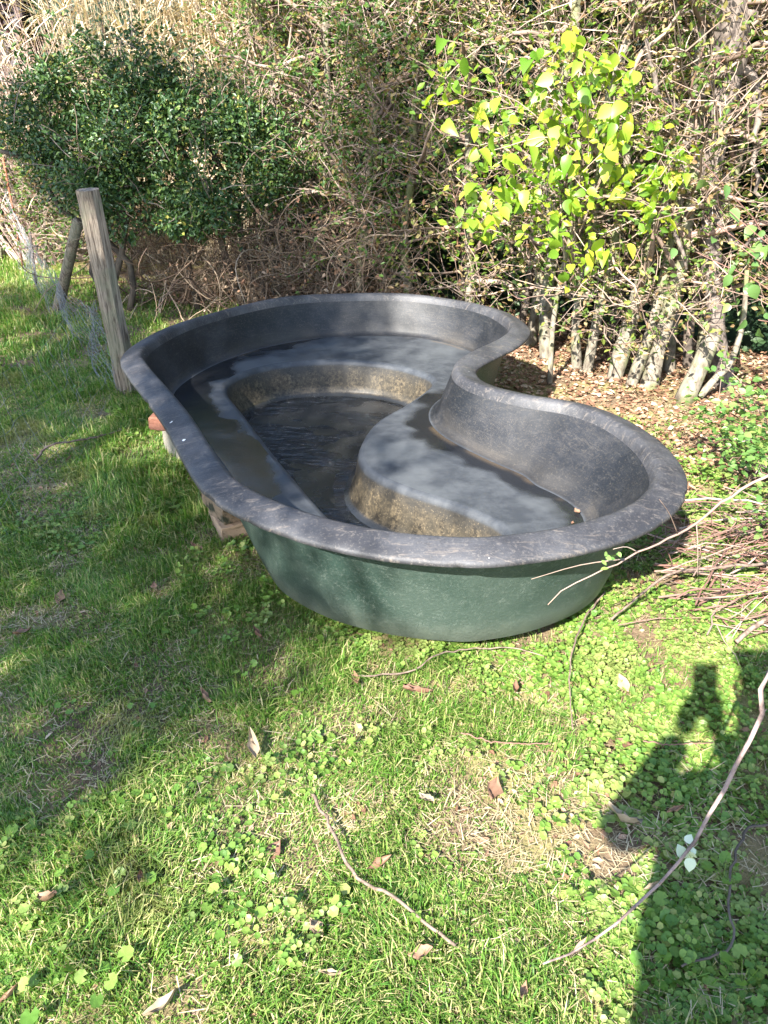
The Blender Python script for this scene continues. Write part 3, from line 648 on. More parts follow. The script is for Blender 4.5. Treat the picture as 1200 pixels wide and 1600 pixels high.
def leafy_slab(name, label, path, hgt, thick, n, size, leafm, seed, core=True):
    rng = np.random.default_rng(seed); path = np.asarray(path, float); L = np.concatenate([[0], np.cumsum(np.linalg.norm(np.diff(path, axis=0), axis=1))])
    org = np.array([*path.mean(0), 0]); th = thing(name, label, 'hedge', org)
    s = rng.uniform(0, L[-1], n); zz = rng.uniform(0, hgt, n); X = np.stack([np.interp(s, L, path[:, 0]), np.interp(s, L, path[:, 1])], 1)
    bulge = (fbm(s * 1.6, zz * 1.6, seed) - .5) * .9; off = bulge + rng.uniform(-.12, .12, n) * 1.2 + thick
    P = np.column_stack([X + HN * off[:, None], zz]); d = rdir(n, rng, -.8, .5); up = rdir(n, rng, -.2, 1); up[:, :2] += HN
    mb = MB(); mb.add(*scatter(LEAF_SIMPLE, P, d, up, rng.uniform(.6, 1.3, n) * size)); o = obj('foliage', mb.mesh('foliage', org), leafm, th); o['kind'] = 'stuff'
    ns, nz_ = 90, 30; S, Z = np.meshgrid(np.linspace(0, L[-1], ns), np.linspace(-.05, hgt, nz_))
    o1 = (fbm(S * 1.6, Z * 1.6, seed) - .5) * .9 - .12 + thick
    C = np.stack([np.interp(S, L, path[:, 0]) + HN[0] * o1, np.interp(S, L, path[:, 1]) + HN[1] * o1, Z], -1).reshape(-1, 3)
    C2 = C.copy(); C2[:, :2] -= HN * .9; i = np.arange(ns * nz_).reshape(nz_, ns)
    Q = np.stack([i[:-1, :-1], i[:-1, 1:], i[1:, 1:], i[1:, :-1]], -1).reshape(-1, 4); n_ = ns * nz_
    top = np.stack([i[-1, :-1], i[-1, 1:], i[-1, 1:] + n_, i[-1, :-1] + n_], -1)
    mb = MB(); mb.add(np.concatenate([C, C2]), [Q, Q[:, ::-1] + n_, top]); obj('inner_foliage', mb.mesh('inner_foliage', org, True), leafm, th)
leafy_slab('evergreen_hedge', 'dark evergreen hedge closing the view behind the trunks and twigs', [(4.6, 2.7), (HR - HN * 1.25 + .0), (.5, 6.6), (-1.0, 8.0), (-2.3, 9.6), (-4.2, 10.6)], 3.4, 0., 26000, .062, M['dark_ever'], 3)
leafy_slab('shade_dark_hedge', 'hedge in the top left corner, shade coloured into its almost black purple leaves', [(-4.2, 10.4), (-5.6, 9.8), (-8.5, 9.4)], 4.2, .1, 7000, .07, M['purple'], 4)

# dark trunk at far left edge
b = gp(6, 400); o = thing('dark_tree', 'dark tree trunk behind the wire at the left edge', 'tree', b)
bar('trunk', [b - [0, 0, .1], b + [-.02, 0, .5], b + [0, 0, 1.4], b + [-.1, .1, 3]], [.22, .17, .15, .12], M['bark_dark'], 10, o, b)

# ------------------------------------------------------------------ dark evergreen shrub
def evergreen_shrub():
    rng = np.random.default_rng(21); org = np.array([-1.75, 6.3, 0.]); th = thing('evergreen_shrub', 'rounded dark green evergreen shrub overhanging the brown vine tangle', 'shrub', org)
    blobs = [(-2.62, 6.4, 1.25, .22), (-2.42, 6.3, 1.32, .32), (-2.2, 6.25, 1.08, .42), (-2.25, 6.4, 1.58, .28), (-1.85, 6.2, 1.28, .42), (-1.8, 6.35, 1.60, .26), (-1.45, 6.2, 1.2, .42), (-1.4, 6.3, 1.46, .26),
             (-1.05, 6.2, 1.08, .36), (-.8, 6.15, .98, .22), (-1.9, 6.1, .86, .34), (-1.35, 6.1, .82, .30), (-.95, 6.2, 1.32, .22)]
    for q in range(60):
        b0 = blobs[rng.integers(0, 13)]; dq = rdir(1, rng, -.5, 1)[0]; dq[1] = -abs(dq[1]); blobs.append((*(np.array(b0[:3]) + dq * b0[3] * rng.uniform(.85, 1.25)), rng.uniform(.07, .17)))
    P, D = [], []
    for x, y, z, r in blobs:
        n = int((17500 if r > .18 else 23000) * r * r); d = rdir(n, rng); rr = r * (1 - np.abs(rng.normal(0, .17, n))) * (1 + .22 * (fbm(d[:, 0] * 3 + x * 5, d[:, 2] * 3 + d[:, 1] * 3, 8) - .3))
        P.append(np.array([x, y, z]) + d * rr[:, None] * [1.05, .9, .85]); D.append(d)
    P = np.concatenate(P); D = np.concatenate(D); keep = (P[:, 1] < 6.6) & (fbm(P[:, 0] * 5 + P[:, 1] * 2, P[:, 2] * 5, 66) > .27); P, D = P[keep], D[keep]; n = len(P)
    mb = MB(); mb.add(*scatter(LEAF_SIMPLE, P, unit(D + rdir(n, rng) * 1.2), unit(D + [0, 0, .8]), rng.uniform(.45, 1.35, n) * .035)); o = obj('crown', mb.mesh('crown', org), M['shrub'], th); o['kind'] = 'stuff'
    # sprays reaching out of the outline
    m = 210; i = rng.integers(0, len(blobs), m); bl = np.array(blobs); d = rdir(m, rng, -.4, 1); S = bl[i, :3] + d * bl[i, 3:4] * .8
    W = wander(S, d + [0, -.2, .2], rng.uniform(.16, .46, m), 5, .2, rng); V, F = tubes(W, np.full((m, 5), .003), 3); mb = MB(); mb.add(V, F); o = obj('twigs', mb.mesh('twigs', org), M['twig_mid'], th); o['kind'] = 'stuff'
    LP = np.repeat(W[:, 1:].reshape(-1, 3), 5, 0) + rng.normal(0, .026, (m * 20, 3)); n = len(LP)
    mb = MB(); mb.add(*scatter(LEAF_SIMPLE, LP, rdir(n, rng, -.3, 1), rdir(n, rng, .2, 1), rng.uniform(.7, 1.2, n) * .038)); o = obj('shoots', mb.mesh('shoots', org), M['shrub'], th); o['kind'] = 'stuff'
    for k in range(7):
        x = rng.uniform(-2.4, -.9); q = np.array([[x, 6.35, -.03], [x + rng.normal(0, .1), 6.3, .4], [x + rng.normal(0, .2), 6.3, .9], [x + rng.normal(0, .3), 6.3, 1.3]])
        bar('stem', spline(q, 9), np.linspace(.03, .014, 9), M['bark_dark'], 6, th, org)
evergreen_shrub()

# brown bare vine tangle hanging under it
def vine_tangle():
    rng = np.random.default_rng(31); org = np.array([-1.1, 6.1, 0.]); th = thing('vine_tangle', 'tangle of bare brown vine stems hanging beneath the dark evergreen shrub', 'vines', org)
    for nm, n, r0, r1, ln in (('stems', 190, .0035, .0075, (.5, 1.25)), ('fine_stems', 620, .0014, .0030, (.4, 1.0))):
        S = np.stack([rng.uniform(-2.3, .1, n), rng.uniform(5.8, 6.45, n), rng.uniform(.1, .75, n)], 1); S[:, 1] -= (S[:, 0] + .9) * .42
        d = rdir(n, rng, -.8, .6); d[:, 1] *= .5; k = 16; P = np.zeros((n, k, 3)); P[:, 0] = S; d = unit(d); st = rng.uniform(*ln, n) / (k - 1)
        turn = rng.normal(0, .22, (n, 3))
        for i in range(1, k):
            d = unit(d + np.cross(turn, d) + rng.normal(0, .10, (n, 3)) + [0, 0, -.05]); P[:, i] = P[:, i - 1] + d * st[:, None]
        P[:, :, 2] = np.abs(P[:, :, 2] - .015) + .015
        V, F = tubes(P, np.linspace(1, .55, k)[None] * rng.uniform(r0, r1, n)[:, None], 4 if nm == 'stems' else 3); mb = MB(); mb.add(V, F); o = obj(nm, mb.mesh(nm, org, True), M['vine'], th); o['kind'] = 'stuff'
    n = 900; P = np.stack([rng.uniform(-2.3, .5, n), rng.uniform(5.7, 6.3, n), rng.uniform(.1, 1.0, n)], 1); P[:, 1] -= (P[:, 0] + .9) * .42
    mb = MB(); mb.add(*scatter(LEAF_SIMPLE, P, rdir(n, rng), rdir(n, rng), rng.uniform(.02, .05, n))); o = obj('dead_leaves', mb.mesh('dead_leaves', org), M['litter'], th); o['kind'] = 'stuff'
vine_tangle()

# ------------------------------------------------------------------ dry reeds behind
def reed_clump(x, y, h, n, lean, seed, label, stemm='straw'):
    rng = np.random.default_rng(seed); org = np.array([x, y, 0.]); th = thing('reed_clump', label, 'ornamental grass', org, 'dry reed clumps behind the shrub')
    a = rng.uniform(0, 2 * math.pi, n); r = .34 * np.sqrt(rng.random(n)); S = org + np.stack([r * np.cos(a), r * np.sin(a) * .6, 0 * a], 1)
    d = np.stack([np.cos(a) * r * .6 + lean + rng.normal(0, .07, n), np.sin(a) * r * .4 + rng.normal(0, .07, n), np.ones(n)], 1)
    H = h * rng.uniform(.7, 1.08, n); P = wander(S, d, H, 7, .035, rng, -.01)
    V, F = tubes(P, np.linspace(1, .45, 7)[None] * rng.uniform(.004, .007, n)[:, None], 3); mb = MB(); mb.add(V, F); o = obj('stems', mb.mesh('stems', org), M[stemm], th); o['kind'] = 'stuff'
    m = n * (11 if stemm == 'straw' else 4); i = rng.integers(0, n, m); k = rng.integers(3 if stemm != 'straw' else 2, 7, m); B = P[i, k]; dd = rdir(m, rng, .1, .8); W = wander(B, dd, rng.uniform(.3, .65, m), 5, .15, rng, -.22)
    wv = unit(np.cross(W[:, -1] - W[:, 0], [0, 0, 1.])); ww = np.array([1, 1.1, .9, .6, .08]) ; hw = rng.uniform(.004, .010, m)
    Lf = W - wv[:, None] * (ww[None, :, None] * hw[:, None, None]); Rt = W + wv[:, None] * (ww[None, :, None] * hw[:, None, None])
    V = np.stack([Lf, Rt], 2).reshape(-1, 3); base = (np.arange(m) * 10)[:, None]; Q = np.concatenate([base + np.array([[2 * q, 2 * q + 1, 2 * q + 3, 2 * q + 2]]) for q in range(4)])
    mb = MB(); mb.add(V, [Q]); o = obj('blades', mb.mesh('blades', org), M['straw'], th); o['kind'] = 'stuff'
reed_clump(-3.6, 8.5, 1.95, 120, -.34, 51, 'pinkish dry reeds fanning left against the dark corner', 'plume')
reed_clump(-3.1, 8.7, 2.35, 220, -.2, 52, 'pale straw reeds right of the pinkish fanning ones', 'plume')
reed_clump(-2.3, 8.6, 2.9, 190, .0, 53, 'straw coloured reeds straight above the dark shrub')
reed_clump(-1.55, 8.3, 2.9, 190, .04, 54, 'straw coloured reeds above the right half of the dark shrub')
reed_clump(-.85, 7.9, 2.9, 170, .06, 55, 'brownish reeds mixed with twigs at the top centre')

# ------------------------------------------------------------------ bright sapling with large leaves, each leaf an object
def leaf_objects(th, org, tmpl, mat, P, D, UP, size, name='leaf'):
    me = make_mesh(name, tmpl[0], tmpl[1], True); me.materials.append(mat); Mx = frames(D, UP)
    from mathutils import Matrix
    for i in range(len(P)):
        o = bpy.data.objects.new(name, me); COL.objects.link(o); o.parent = th
        m4 = Matrix([[*(Mx[i, r] * size[i]), P[i, r] - org[r]] for r in range(3)] + [[0, 0, 0, 1]]); o.matrix_local = m4
def sapling():
    rng = np.random.default_rng(61); org = np.array([1.0, 4.45, 0.]); th = thing('hazel_sapling', 'sapling with large sunlit yellow-green leaves in front of the hedge', 'tree', org)
    bar('trunk', spline([org - [0, 0, .03], org + [-.02, .0, .4], org + [.02, 0, .8], org + [.08, -.05, 1.3], org + [.16, -.08, 1.75]], 14), np.linspace(.018, .007, 14), M['bark'], 7, th, org)
    tips = [(705, 130), (760, 175), (830, 120), (900, 80), (950, 110), (770, 235), (850, 215), (915, 165), (975, 190), (745, 300), (810, 275), (880, 265), (940, 240), (1030, 225), (1060, 260),
            (760, 330), (830, 320), (900, 320), (970, 290), (840, 370), (920, 395), (1010, 330), (880, 180), (960, 150), (930, 290), (860, 160)]
    LP = []
    for i, (x, y) in enumerate(tips):
        e = at(x, y, rng.uniform(4.05, 4.35)); t0 = rng.uniform(.35, .9); s = org + np.array([.10 * t0, -.05 * t0, 1.5 * t0]); s[2] = min(s[2], max(.4, e[2] - .1))
        mid = (s + e) / 2 + rng.normal(0, .05, 3) + [0, 0, .07]; p = spline([s, mid, e], 9); bar('branch', p, np.linspace(.006, .002, 9), M['twig_pale'], 4, th, org)
        c = rng.integers(9, 15); LP.append(e + rng.normal(0, 1, (c, 3)) * [.065, .06, .065])
    P = np.concatenate(LP)[:295]; n = len(P); d = rdir(n, rng, -.95, -.05); d[:, 1] -= .2; up = rdir(n, rng, .2, .9); up[:, 1] -= .7; up[:, 0] -= .25
    sz = rng.uniform(.045, .100, n) ; d = unit(d)
    for q, tm in enumerate((LEAF_HAZEL, leaf_t(.66, .5, .6, ((0, 0), (.1, .6), (.3, 1.0), (.55, .95), (.8, .5), (1, 0))), leaf_t(.8, .15, .1, ((0, 0), (.06, .5), (.22, .9), (.45, 1.0), (.7, .7), (.88, .3), (1, 0))))):
        leaf_objects(th, org, tm, M['bright'], P[q::3], d[q::3], up[q::3], sz[q::3])
    m = 850; LQ = P[rng.integers(0, n, m)] + rng.normal(0, .07, (m, 3)) + [0, .08, -.02]; mb = MB(); mb.add(*scatter(LEAF_SIMPLE, LQ, rdir(m, rng, -.9, .2), rdir(m, rng, .2, 1) - [.2, .6, 0], rng.uniform(.03, .065, m)))
    o = obj('small_leaves', mb.mesh('small_leaves', org), M['bright_small'], th); o['kind'] = 'stuff'
sapling()
# shoot with larger bluish leaves at the right edge, low and near
def right_shoot():
    rng = np.random.default_rng(62); org = np.array([2.05, 3.55, 0.]); th = thing('leafy_shoot', 'leafy shoots with rounded blue-green leaves at the right edge', 'shrub', org)
    ends = [(1100, 255, 3.7), (1150, 380, 3.5), (1165, 450, 3.3), (1110, 445, 3.5), (1185, 500, 3.2), (1140, 330, 3.6), (1190, 430, 3.2), (1120, 350, 3.6), (1190, 560, 3.1), (1090, 395, 3.6)]
    LP = []
    for i, (x, y, yy) in enumerate(ends):
        e = at(x, y, yy); s = org + rng.normal(0, .06, 3); s[2] = 0; p = spline([s, (s + e) / 2 + [.08, 0, .22], e], 10); bar('stem', p, np.linspace(.006, .002, 10), M['red_twig'], 4, th, org)
        c = 8; k = rng.integers(5, 10, c); LP.append(p[k] + rng.normal(0, .05, (c, 3)))
    P = np.concatenate(LP); n = len(P); d = rdir(n, rng, -.9, .2); up = rdir(n, rng, .3, 1); up[:, 1] -= .6; up[:, 0] -= .3
    leaf_objects(th, org, LEAF_HAZEL, M['ivy'], P, unit(d), up, rng.uniform(.035, .07, n))
right_shoot()
# low rose bush, small leaves, at the right
def rose(org, seed, label, ends, leaf=.026, nleaf=9):
    rng = np.random.default_rng(seed); org = np.array(org, float); th = thing('rose_bush', label, 'shrub', org, 'rose bushes at the right')
    Pth = []
    for e in ends:
        e = np.array(e) ; s = org + rng.normal(0, .05, 3) * [1, 1, 0]; p = stick_path([s, (s + e) / 2 + [0, 0, .08], e], 12, .006, rng); Pth.append(p)
        bar('cane', p, np.linspace(.005, .0018, 12), M['red_twig'], 4, th, org)
    Pth = np.array(Pth); n = len(ends) * nleaf * 3; i = rng.integers(0, len(ends), n); k = rng.integers(3, 12, n); P = Pth[i, k] + rng.normal(0, .035, (n, 3))
    mb = MB(); mb.add(*scatter(LEAF_OV, P, rdir(n, rng, -.4, .6), rdir(n, rng, .4, 1), rng.uniform(.6, 1.3, n) * leaf)); o = obj('leaves', mb.mesh('leaves', org), M['rose'], th); o['kind'] = 'stuff'
rose((1.75, 3.15, 0), 63, 'low rose bush with small green leaves right of the pond', [at(1080, 620, 3.2), at(1110, 650, 3.0), at(1150, 610, 3.1), at(1190, 600, 3.0), at(1100, 690, 2.9), at(1160, 690, 2.8), at(1190, 650, 2.9), at(1130, 570, 3.3), at(1180, 740, 2.6), at(1060, 640, 3.3), at(1140, 720, 2.7)], .032, 26)
rose((1.55, 2.45, 0), 64, 'sparse rose canes with red stems over the brush heap', [at(1130, 760, 2.4), at(1180, 780, 2.2), at(1195, 840, 2.0), at(1150, 800, 2.3), at(1185, 720, 2.5)], .026, 12)

# ------------------------------------------------------------------ brush heap: every cut twig its own thing
def brush():
    rng = np.random.default_rng(71); n = 84
    for i in range(n):
        c = gp(rng.uniform(1095, 1290), rng.uniform(800, 985)); L = rng.uniform(.25, .75); a = rng.normal(.22, .55); h = abs(rng.normal(.03, .05)) + .008
        d = np.array([math.cos(a), math.sin(a), rng.normal(0, .06)]) * L / 2; c[2] = h + .02
        p = stick_path([c - d, c - d * .3 + rng.normal(0, .025, 3), c + d * .4 + rng.normal(0, .025, 3), c + d], 10, .004, rng); p[:, 2] = np.maximum(p[:, 2], .006); org = p[0] * [1, 1, 0]
        r = rng.uniform(.0016, .0046); V, F = tubes(p[None], (np.linspace(1, .5, 10) * r)[None], 5)
        o = obj('cut_twig', make_mesh('cut_twig', V - org, F, True), M['red_twig'], None, org); tag(o, 'thin reddish cut twig lying in the brush heap right of the pond', 'twig', 'cut twigs in the brush heap')
    mb = MB(); m = 420; S = np.stack([rng.uniform(.95, 1.9, m), rng.uniform(1.85, 2.75, m), rng.uniform(.01, .12, m)], 1); a = rng.normal(.3, .6, m)
    P = wander(S, np.stack([np.cos(a), np.sin(a), rng.normal(0, .15, m)], 1), rng.uniform(.08, .3, m), 4, .15, rng); P[:, :, 2] = np.abs(P[:, :, 2]) + .004
    mb.add(*tubes(P, np.linspace(1, .5, 4)[None] * rng.uniform(.001, .0026, m)[:, None], 3)); o = obj('twig_litter', mb.mesh('twig_litter'), M['red_twig']); tag(o, 'fine red twig litter around the brush heap', 'twigs', None, 'stuff')
brush()
def stick(name, label, pts, r0, r1, m, cat='stick', n=26, jit=.0018, seed=1, sides=6):
    p = stick_path(pts, n, jit, np.random.default_rng(seed)); org = p[0] * [1, 1, 0]
    V, F = tubes(p[None], np.linspace(r0, r1, n)[None], sides); k = len(V) // sides
    o = obj(name, make_mesh(name, V - org, F + [np.arange(sides)[None, ::-1], (np.arange(sides) + (k - 1) * sides)[None]], True), m, None, org); tag(o, label, cat); return o, p
G = lambda x, y, z=.012: gp(x, y, z + .022)
stick('ground_stick', 'thin brown stick lying across the sunny lawn in front', [G(485, 1235, .02), G(515, 1290), G(540, 1345, .02), G(565, 1375), G(620, 1405, .02), G(665, 1440), G(712, 1478)], .0042, .0035, M['stick'], seed=3)
stick('ground_stick', 'crooked dark stick in the shadow at lower right', [G(1215, 1290, .02), G(1172, 1292, .03), G(1150, 1330, .03), G(1138, 1400), G(1145, 1470), G(1120, 1492), G(1065, 1510)], .0035, .0022, M['bark_dark'], seed=4)
stick('ground_stick', 'curved brown twig reaching down from under the front of the pond', [G(945, 925, .02), G(915, 965, .02), G(897, 1010, .03), G(890, 1070, .02), G(895, 1140)], .0035, .002, M['stick'], seed=5)
stick('ground_stick', 'straight reddish twig lying on the clover in front of the pond', [G(720, 1145), G(775, 1160), G(860, 1162)], .002, .0015, M['red_twig'], seed=6)
stick('ground_stick', 'short reddish twig at the edge of the photographer shadow', [G(1005, 1158), G(1060, 1163), G(1115, 1160)], .002, .0014, M['red_twig'], seed=7)
stick('ground_stick', 'long grey twig along the foot of the pond front', [G(560, 1055), G(640, 1050, .02), G(690, 1020, .03), G(790, 1012), G(850, 1025)], .003, .0018, M['stick'], seed=8)
stick('ground_stick', 'bent twig lying in the shaded grass left of the pond', [G(55, 720), G(72, 700, .03), G(95, 692, .04), G(140, 685, .03), G(190, 672)], .006, .004, M['stick'], seed=9)
stick('ground_stick', 'pale peeled stick sticking out of the brush heap towards the front', [G(1150, 1003, .02), G(1180, 978, .05), G(1240, 945, .08)], .008, .009, M['stick'], seed=10)
stick('ground_stick', 'thin pale twig crossing the clover below the brush heap', [G(955, 968, .02), G(1000, 930, .06), G(1050, 895, .10), G(1110, 888, .1), G(1200, 880, .08)], .004, .006, M['stick'], seed=12)
# twig with small leaves reaching over the pond front
tw = thing('overhanging_twig', 'thin pale twig with tiny leaves reaching across the green pond front', 'twig', gp(1200, 790))
tp = stick_path([at(1215, 735, 1.9), at(1150, 770, 1.85), at(1080, 822, 1.72), at(1010, 858, 1.60), at(940, 892, 1.50), at(885, 920, 1.47), at(856, 945, 1.46)], 22, .002, np.random.default_rng(5)); tworg = np.array(tw.location)
bar('stem', tp, np.linspace(.0045, .0012, 22), M['twig_pale'], 5, tw, tworg)
for (i, e) in ((15, at(830, 905, 1.48)), (14, at(958, 858, 1.52)), (10, at(1030, 780, 1.62)), (8, at(1090, 900, 1.7))):
    bar('side_twig', spline([tp[i], (tp[i] + e) / 2 + [0, 0, .01], e], 7), np.linspace(.0018, .0007, 7), M['twig_pale'], 4, tw, tworg)
lp = np.array([at(x, y, 1.5) for x, y in [(948, 862), (955, 868), (962, 866), (940, 875), (938, 890), (952, 872), (946, 868), (966, 862)]]); rr = np.random.default_rng(6)
leaf_objects(tw, tworg, LEAF_OV, M['rose'], lp, rdir(8, rr, -.7, .3), rdir(8, rr, .4, 1) - [0, .5, 0], rr.uniform(.012, .02, 8))
# arching cane close to the camera with one bright leaf cluster
cn = thing('bramble_cane', 'bare arching cane in the right foreground with one leaf cluster coloured as sunlit', 'branch', np.array([1.35, 1.05, 0.])); co_ = np.array(cn.location)
cp = spline([co_ - [0, 0, .03], co_ + [-.12, .05, .45], at(1235, 1045, .98), at(1190, 1120, .95), at(1135, 1225, .91), at(1080, 1320, .87), at(1000, 1410, .82), at(925, 1470, .78), at(848, 1506, .75)], 40); cp[2:-1] += np.random.default_rng(8).normal(0, .0014, (37, 3))
bar('stem', cp, np.concatenate([np.linspace(.007, .0058, 18), np.linspace(.0058, .0016, 22)]) * (1 + .10 * (np.arange(40) % 5 == 0)), M['cane'], 8, cn, co_)
for i in (20, 23, 27, 30, 34):
    e = cp[i] + unit(np.random.default_rng(i).normal(0, 1, 3)) * .012; bar('thorn', [cp[i], e], [.0022, .0004], M['cane'], 4, cn, co_)
lc = at(1078, 1335, .86); rr = np.random.default_rng(9); dd = np.array([[-.3, .6, .5], [.7, .3, -.1], [.3, -.2, -.8], [-.1, -.5, -.6], [.5, .5, .4], [.2, .1, -.9], [.6, -.3, -.5]])
leaf_objects(cn, co_, LEAF_BROAD, M['sunlit_leaf'], np.tile(lc, (7, 1)) + rr.normal(0, .007, (7, 3)), dd, np.tile([-.5, -.6, .8], (7, 1)) + rr.normal(0, .5, (7, 3)), rr.uniform(.014, .026, 7))

# ------------------------------------------------------------------ ground cover
pond_in = ring_at(R1, .30)
def not_pond(P): return ~inpoly(P, pond_in[::4])
edge_y = [gp(0, y)[1] for y in (1600, 1350, 1150, 1040, 1000)]
edge_x = [gp(x, y)[0] for x, y in ((900, 1600), (850, 1350), (800, 1150), (640, 1040), (480, 1000))]
BARE = [(gp(x, y)[:2], r) for x, y, r in ((820, 1255, .20), (760, 1290, .12), (930, 1300, .15), (90, 960, .12), (250, 925, .07), (470, 1040, .10), (160, 1220, .07), (560, 1270, .10), (340, 1130, .08), (690, 1080, .10), (60, 560, .10), (150, 650, .10), (60, 760, .09))]
def bare(P):
    b = np.zeros(len(P))
    for c, r in BARE:
        d = np.linalg.norm(P - c, axis=1) / r; b = np.maximum(b, 1 - sstep(.5, 1.25, d + .8 * (fbm(P[:, 0] * 9, P[:, 1] * 9, 31) - .5)))
    return b
def clover_zone(P):
    x, y = P[:, 0], P[:, 1]; e = np.interp(y, edge_y, edge_x, right=edge_x[-1]); e = np.where(y > 2.3, .6, e)
    z = sstep(-.10, .16, x - e + .35 * (fbm(x * 3.2, y * 3.2, 12) - .5)); return z * sstep(.25, .9, hedge_d(x, y) + .5 * (fbm(x * 2, y * 2, 14) - .5))
def litter_zone(P):
    x, y = P[:, 0], P[:, 1]; n = fbm(x * 2.3, y * 2.3, 17) - .5; r = 1 - sstep(.55, 1.25, hedge_d(x, y) + n * .9)
    return np.where(x < -1.0, 1 - sstep(.1, .6, hedge_d(x, y) + n * .6), r)
def sample(n, x0, x1, y0, y1, rng):
    return np.column_stack([rng.uniform(x0, x1, n), rng.uniform(y0, y1, n)])
def visible(P, mg=.12):
    dep = P[:, 1] * math.cos(PITCH) + CAM_H * math.sin(PITCH); u = P[:, 0] / dep * FPX; return (np.abs(u) < 600 * (1 + mg) + 60)

def grass():
    rng = np.random.default_rng(81); PP, HH, WW = [], [], []
    for n, x0, x1, y0, y1, hs, ws in ((540000, -1.9, 1.7, .62, 2.6, .74, .85), (190000, -2.6, -.2, 2.5, 4.8, .9, 1.4), (90000, -4.6, -.7, 4.6, 9.0, 1.3, 2.4)):
        P = sample(n, x0, x1, y0, y1, rng); P = P[not_pond(P) & visible(P)]
        c = clover_zone(P); l = litter_zone(P); b = bare(P); tuf = fbm(P[:, 0] * 5, P[:, 1] * 5, 3)
        k = rng.random(len(P)) < (1 - .90 * c) * (1 - l) * (1 - .74 * b) * (.45 + .75 * sstep(.35, .6, tuf)); P = P[k]; tuf = tuf[k]
        nearp = near_poly(P, outline[::6])[1]
        h = rng.gamma(5, .0058, len(P)) * (.5 + .9 * sstep(.35, .7, tuf)) * hs * (1 + .7 * (1 - sstep(.02, .35, nearp)) * (P[:, 0] < .2))
        PP.append(P); HH.append(np.clip(h, .012, .15)); WW.append(np.full(len(P), .0017 * ws) * rng.uniform(.6, 1.3, len(P)))
    P = np.concatenate(PP); h = np.concatenate(HH); wd = np.concatenate(WW); n = len(P)
    z = gz(P[:, 0], P[:, 1]); B = np.column_stack([P, z])
    flow = fbm(P[:, 0] * 4, P[:, 1] * 4, 44) * 9; a = flow + rng.normal(0, 1.1, n); lean = np.abs(rng.normal(.55, .45, n))
    d = np.column_stack([np.cos(a), np.sin(a), 0 * a]); s = np.column_stack([-np.sin(a), np.cos(a), 0 * a]); ra = rng.uniform(-.9, .9, n)
    s = unit(s * np.cos(ra)[:, None] + d * np.sin(ra)[:, None]); up = np.array([0, 0, 1.])
    m = B + (d * (lean * .32)[:, None] + up * .55) * h[:, None]; tip = B + (d * lean[:, None] + up * np.maximum(.25, 1 - .4 * lean)[:, None]) * h[:, None]
    w1 = wd[:, None]; V = np.stack([B - s * w1, B + s * w1, m + s * w1 * .85, m - s * w1 * .85, tip], 1).reshape(-1, 3)
    o5 = (np.arange(n) * 5)[:, None]; mb = MB(); mb.add(V, [o5 + np.array([[0, 1, 2, 3]]), o5 + np.array([[3, 2, 4]])])
    o = obj('grass', mb.mesh('grass'), M['grass']); tag(o, 'uneven green lawn grass with dry straw patches', 'grass', None, 'stuff')
grass()

def dry_grass():
    rng = np.random.default_rng(84); P = sample(90000, -1.9, 1.7, .62, 4.2, rng); P = P[not_pond(P) & visible(P)]
    k = rng.random(len(P)) < .30 + .35 * sstep(.5, .1, np.hypot(P[:, 0] - .05, (P[:, 1] - 1.25) * .8)) + .5 * bare(P) + .45 * sstep(.5, .64, fbm(P[:, 0] * 2.3, P[:, 1] * 2.3, 77)) - .25 * clover_zone(P); P = P[k]; n = len(P)
    a = rng.uniform(0, 6.28, n); L = rng.uniform(.012, .05, n); B = np.column_stack([P, gz(P[:, 0], P[:, 1]) + rng.uniform(.003, .016, n)]); d = np.column_stack([np.cos(a), np.sin(a), rng.normal(.05, .15, n)]); s = np.column_stack([-np.sin(a), np.cos(a), 0 * a]); wv = rng.uniform(.0006, .0014, n)[:, None]
    V = np.stack([B - s * wv, B + s * wv, B + d * L[:, None] + s * wv * .4, B + d * L[:, None] - s * wv * .4], 1).reshape(-1, 3); mb = MB(); mb.add(V, [(np.arange(n) * 4)[:, None] + np.array([[0, 1, 2, 3]])])
    o = obj('dry_grass', mb.mesh('dry_grass'), M['dry_grass']); tag(o, 'dead straw lying flat between the green blades', 'grass', None, 'stuff')
dry_grass()
def disc_leaf(k=7, notch=.12):
    a = np.linspace(0, 2 * math.pi, k, endpoint=False) - math.pi / 2; r = np.full(k, .5); r[0] = .5 - notch
    V = np.column_stack([r * np.cos(a), r * np.sin(a) + .5, .06 + 0 * a]); V = np.concatenate([[(0, .45, -.02)], V])
    return V, [np.array([(0, 1 + i, 1 + (i + 1) % k) for i in range(k)])]
DISC = disc_leaf(6)
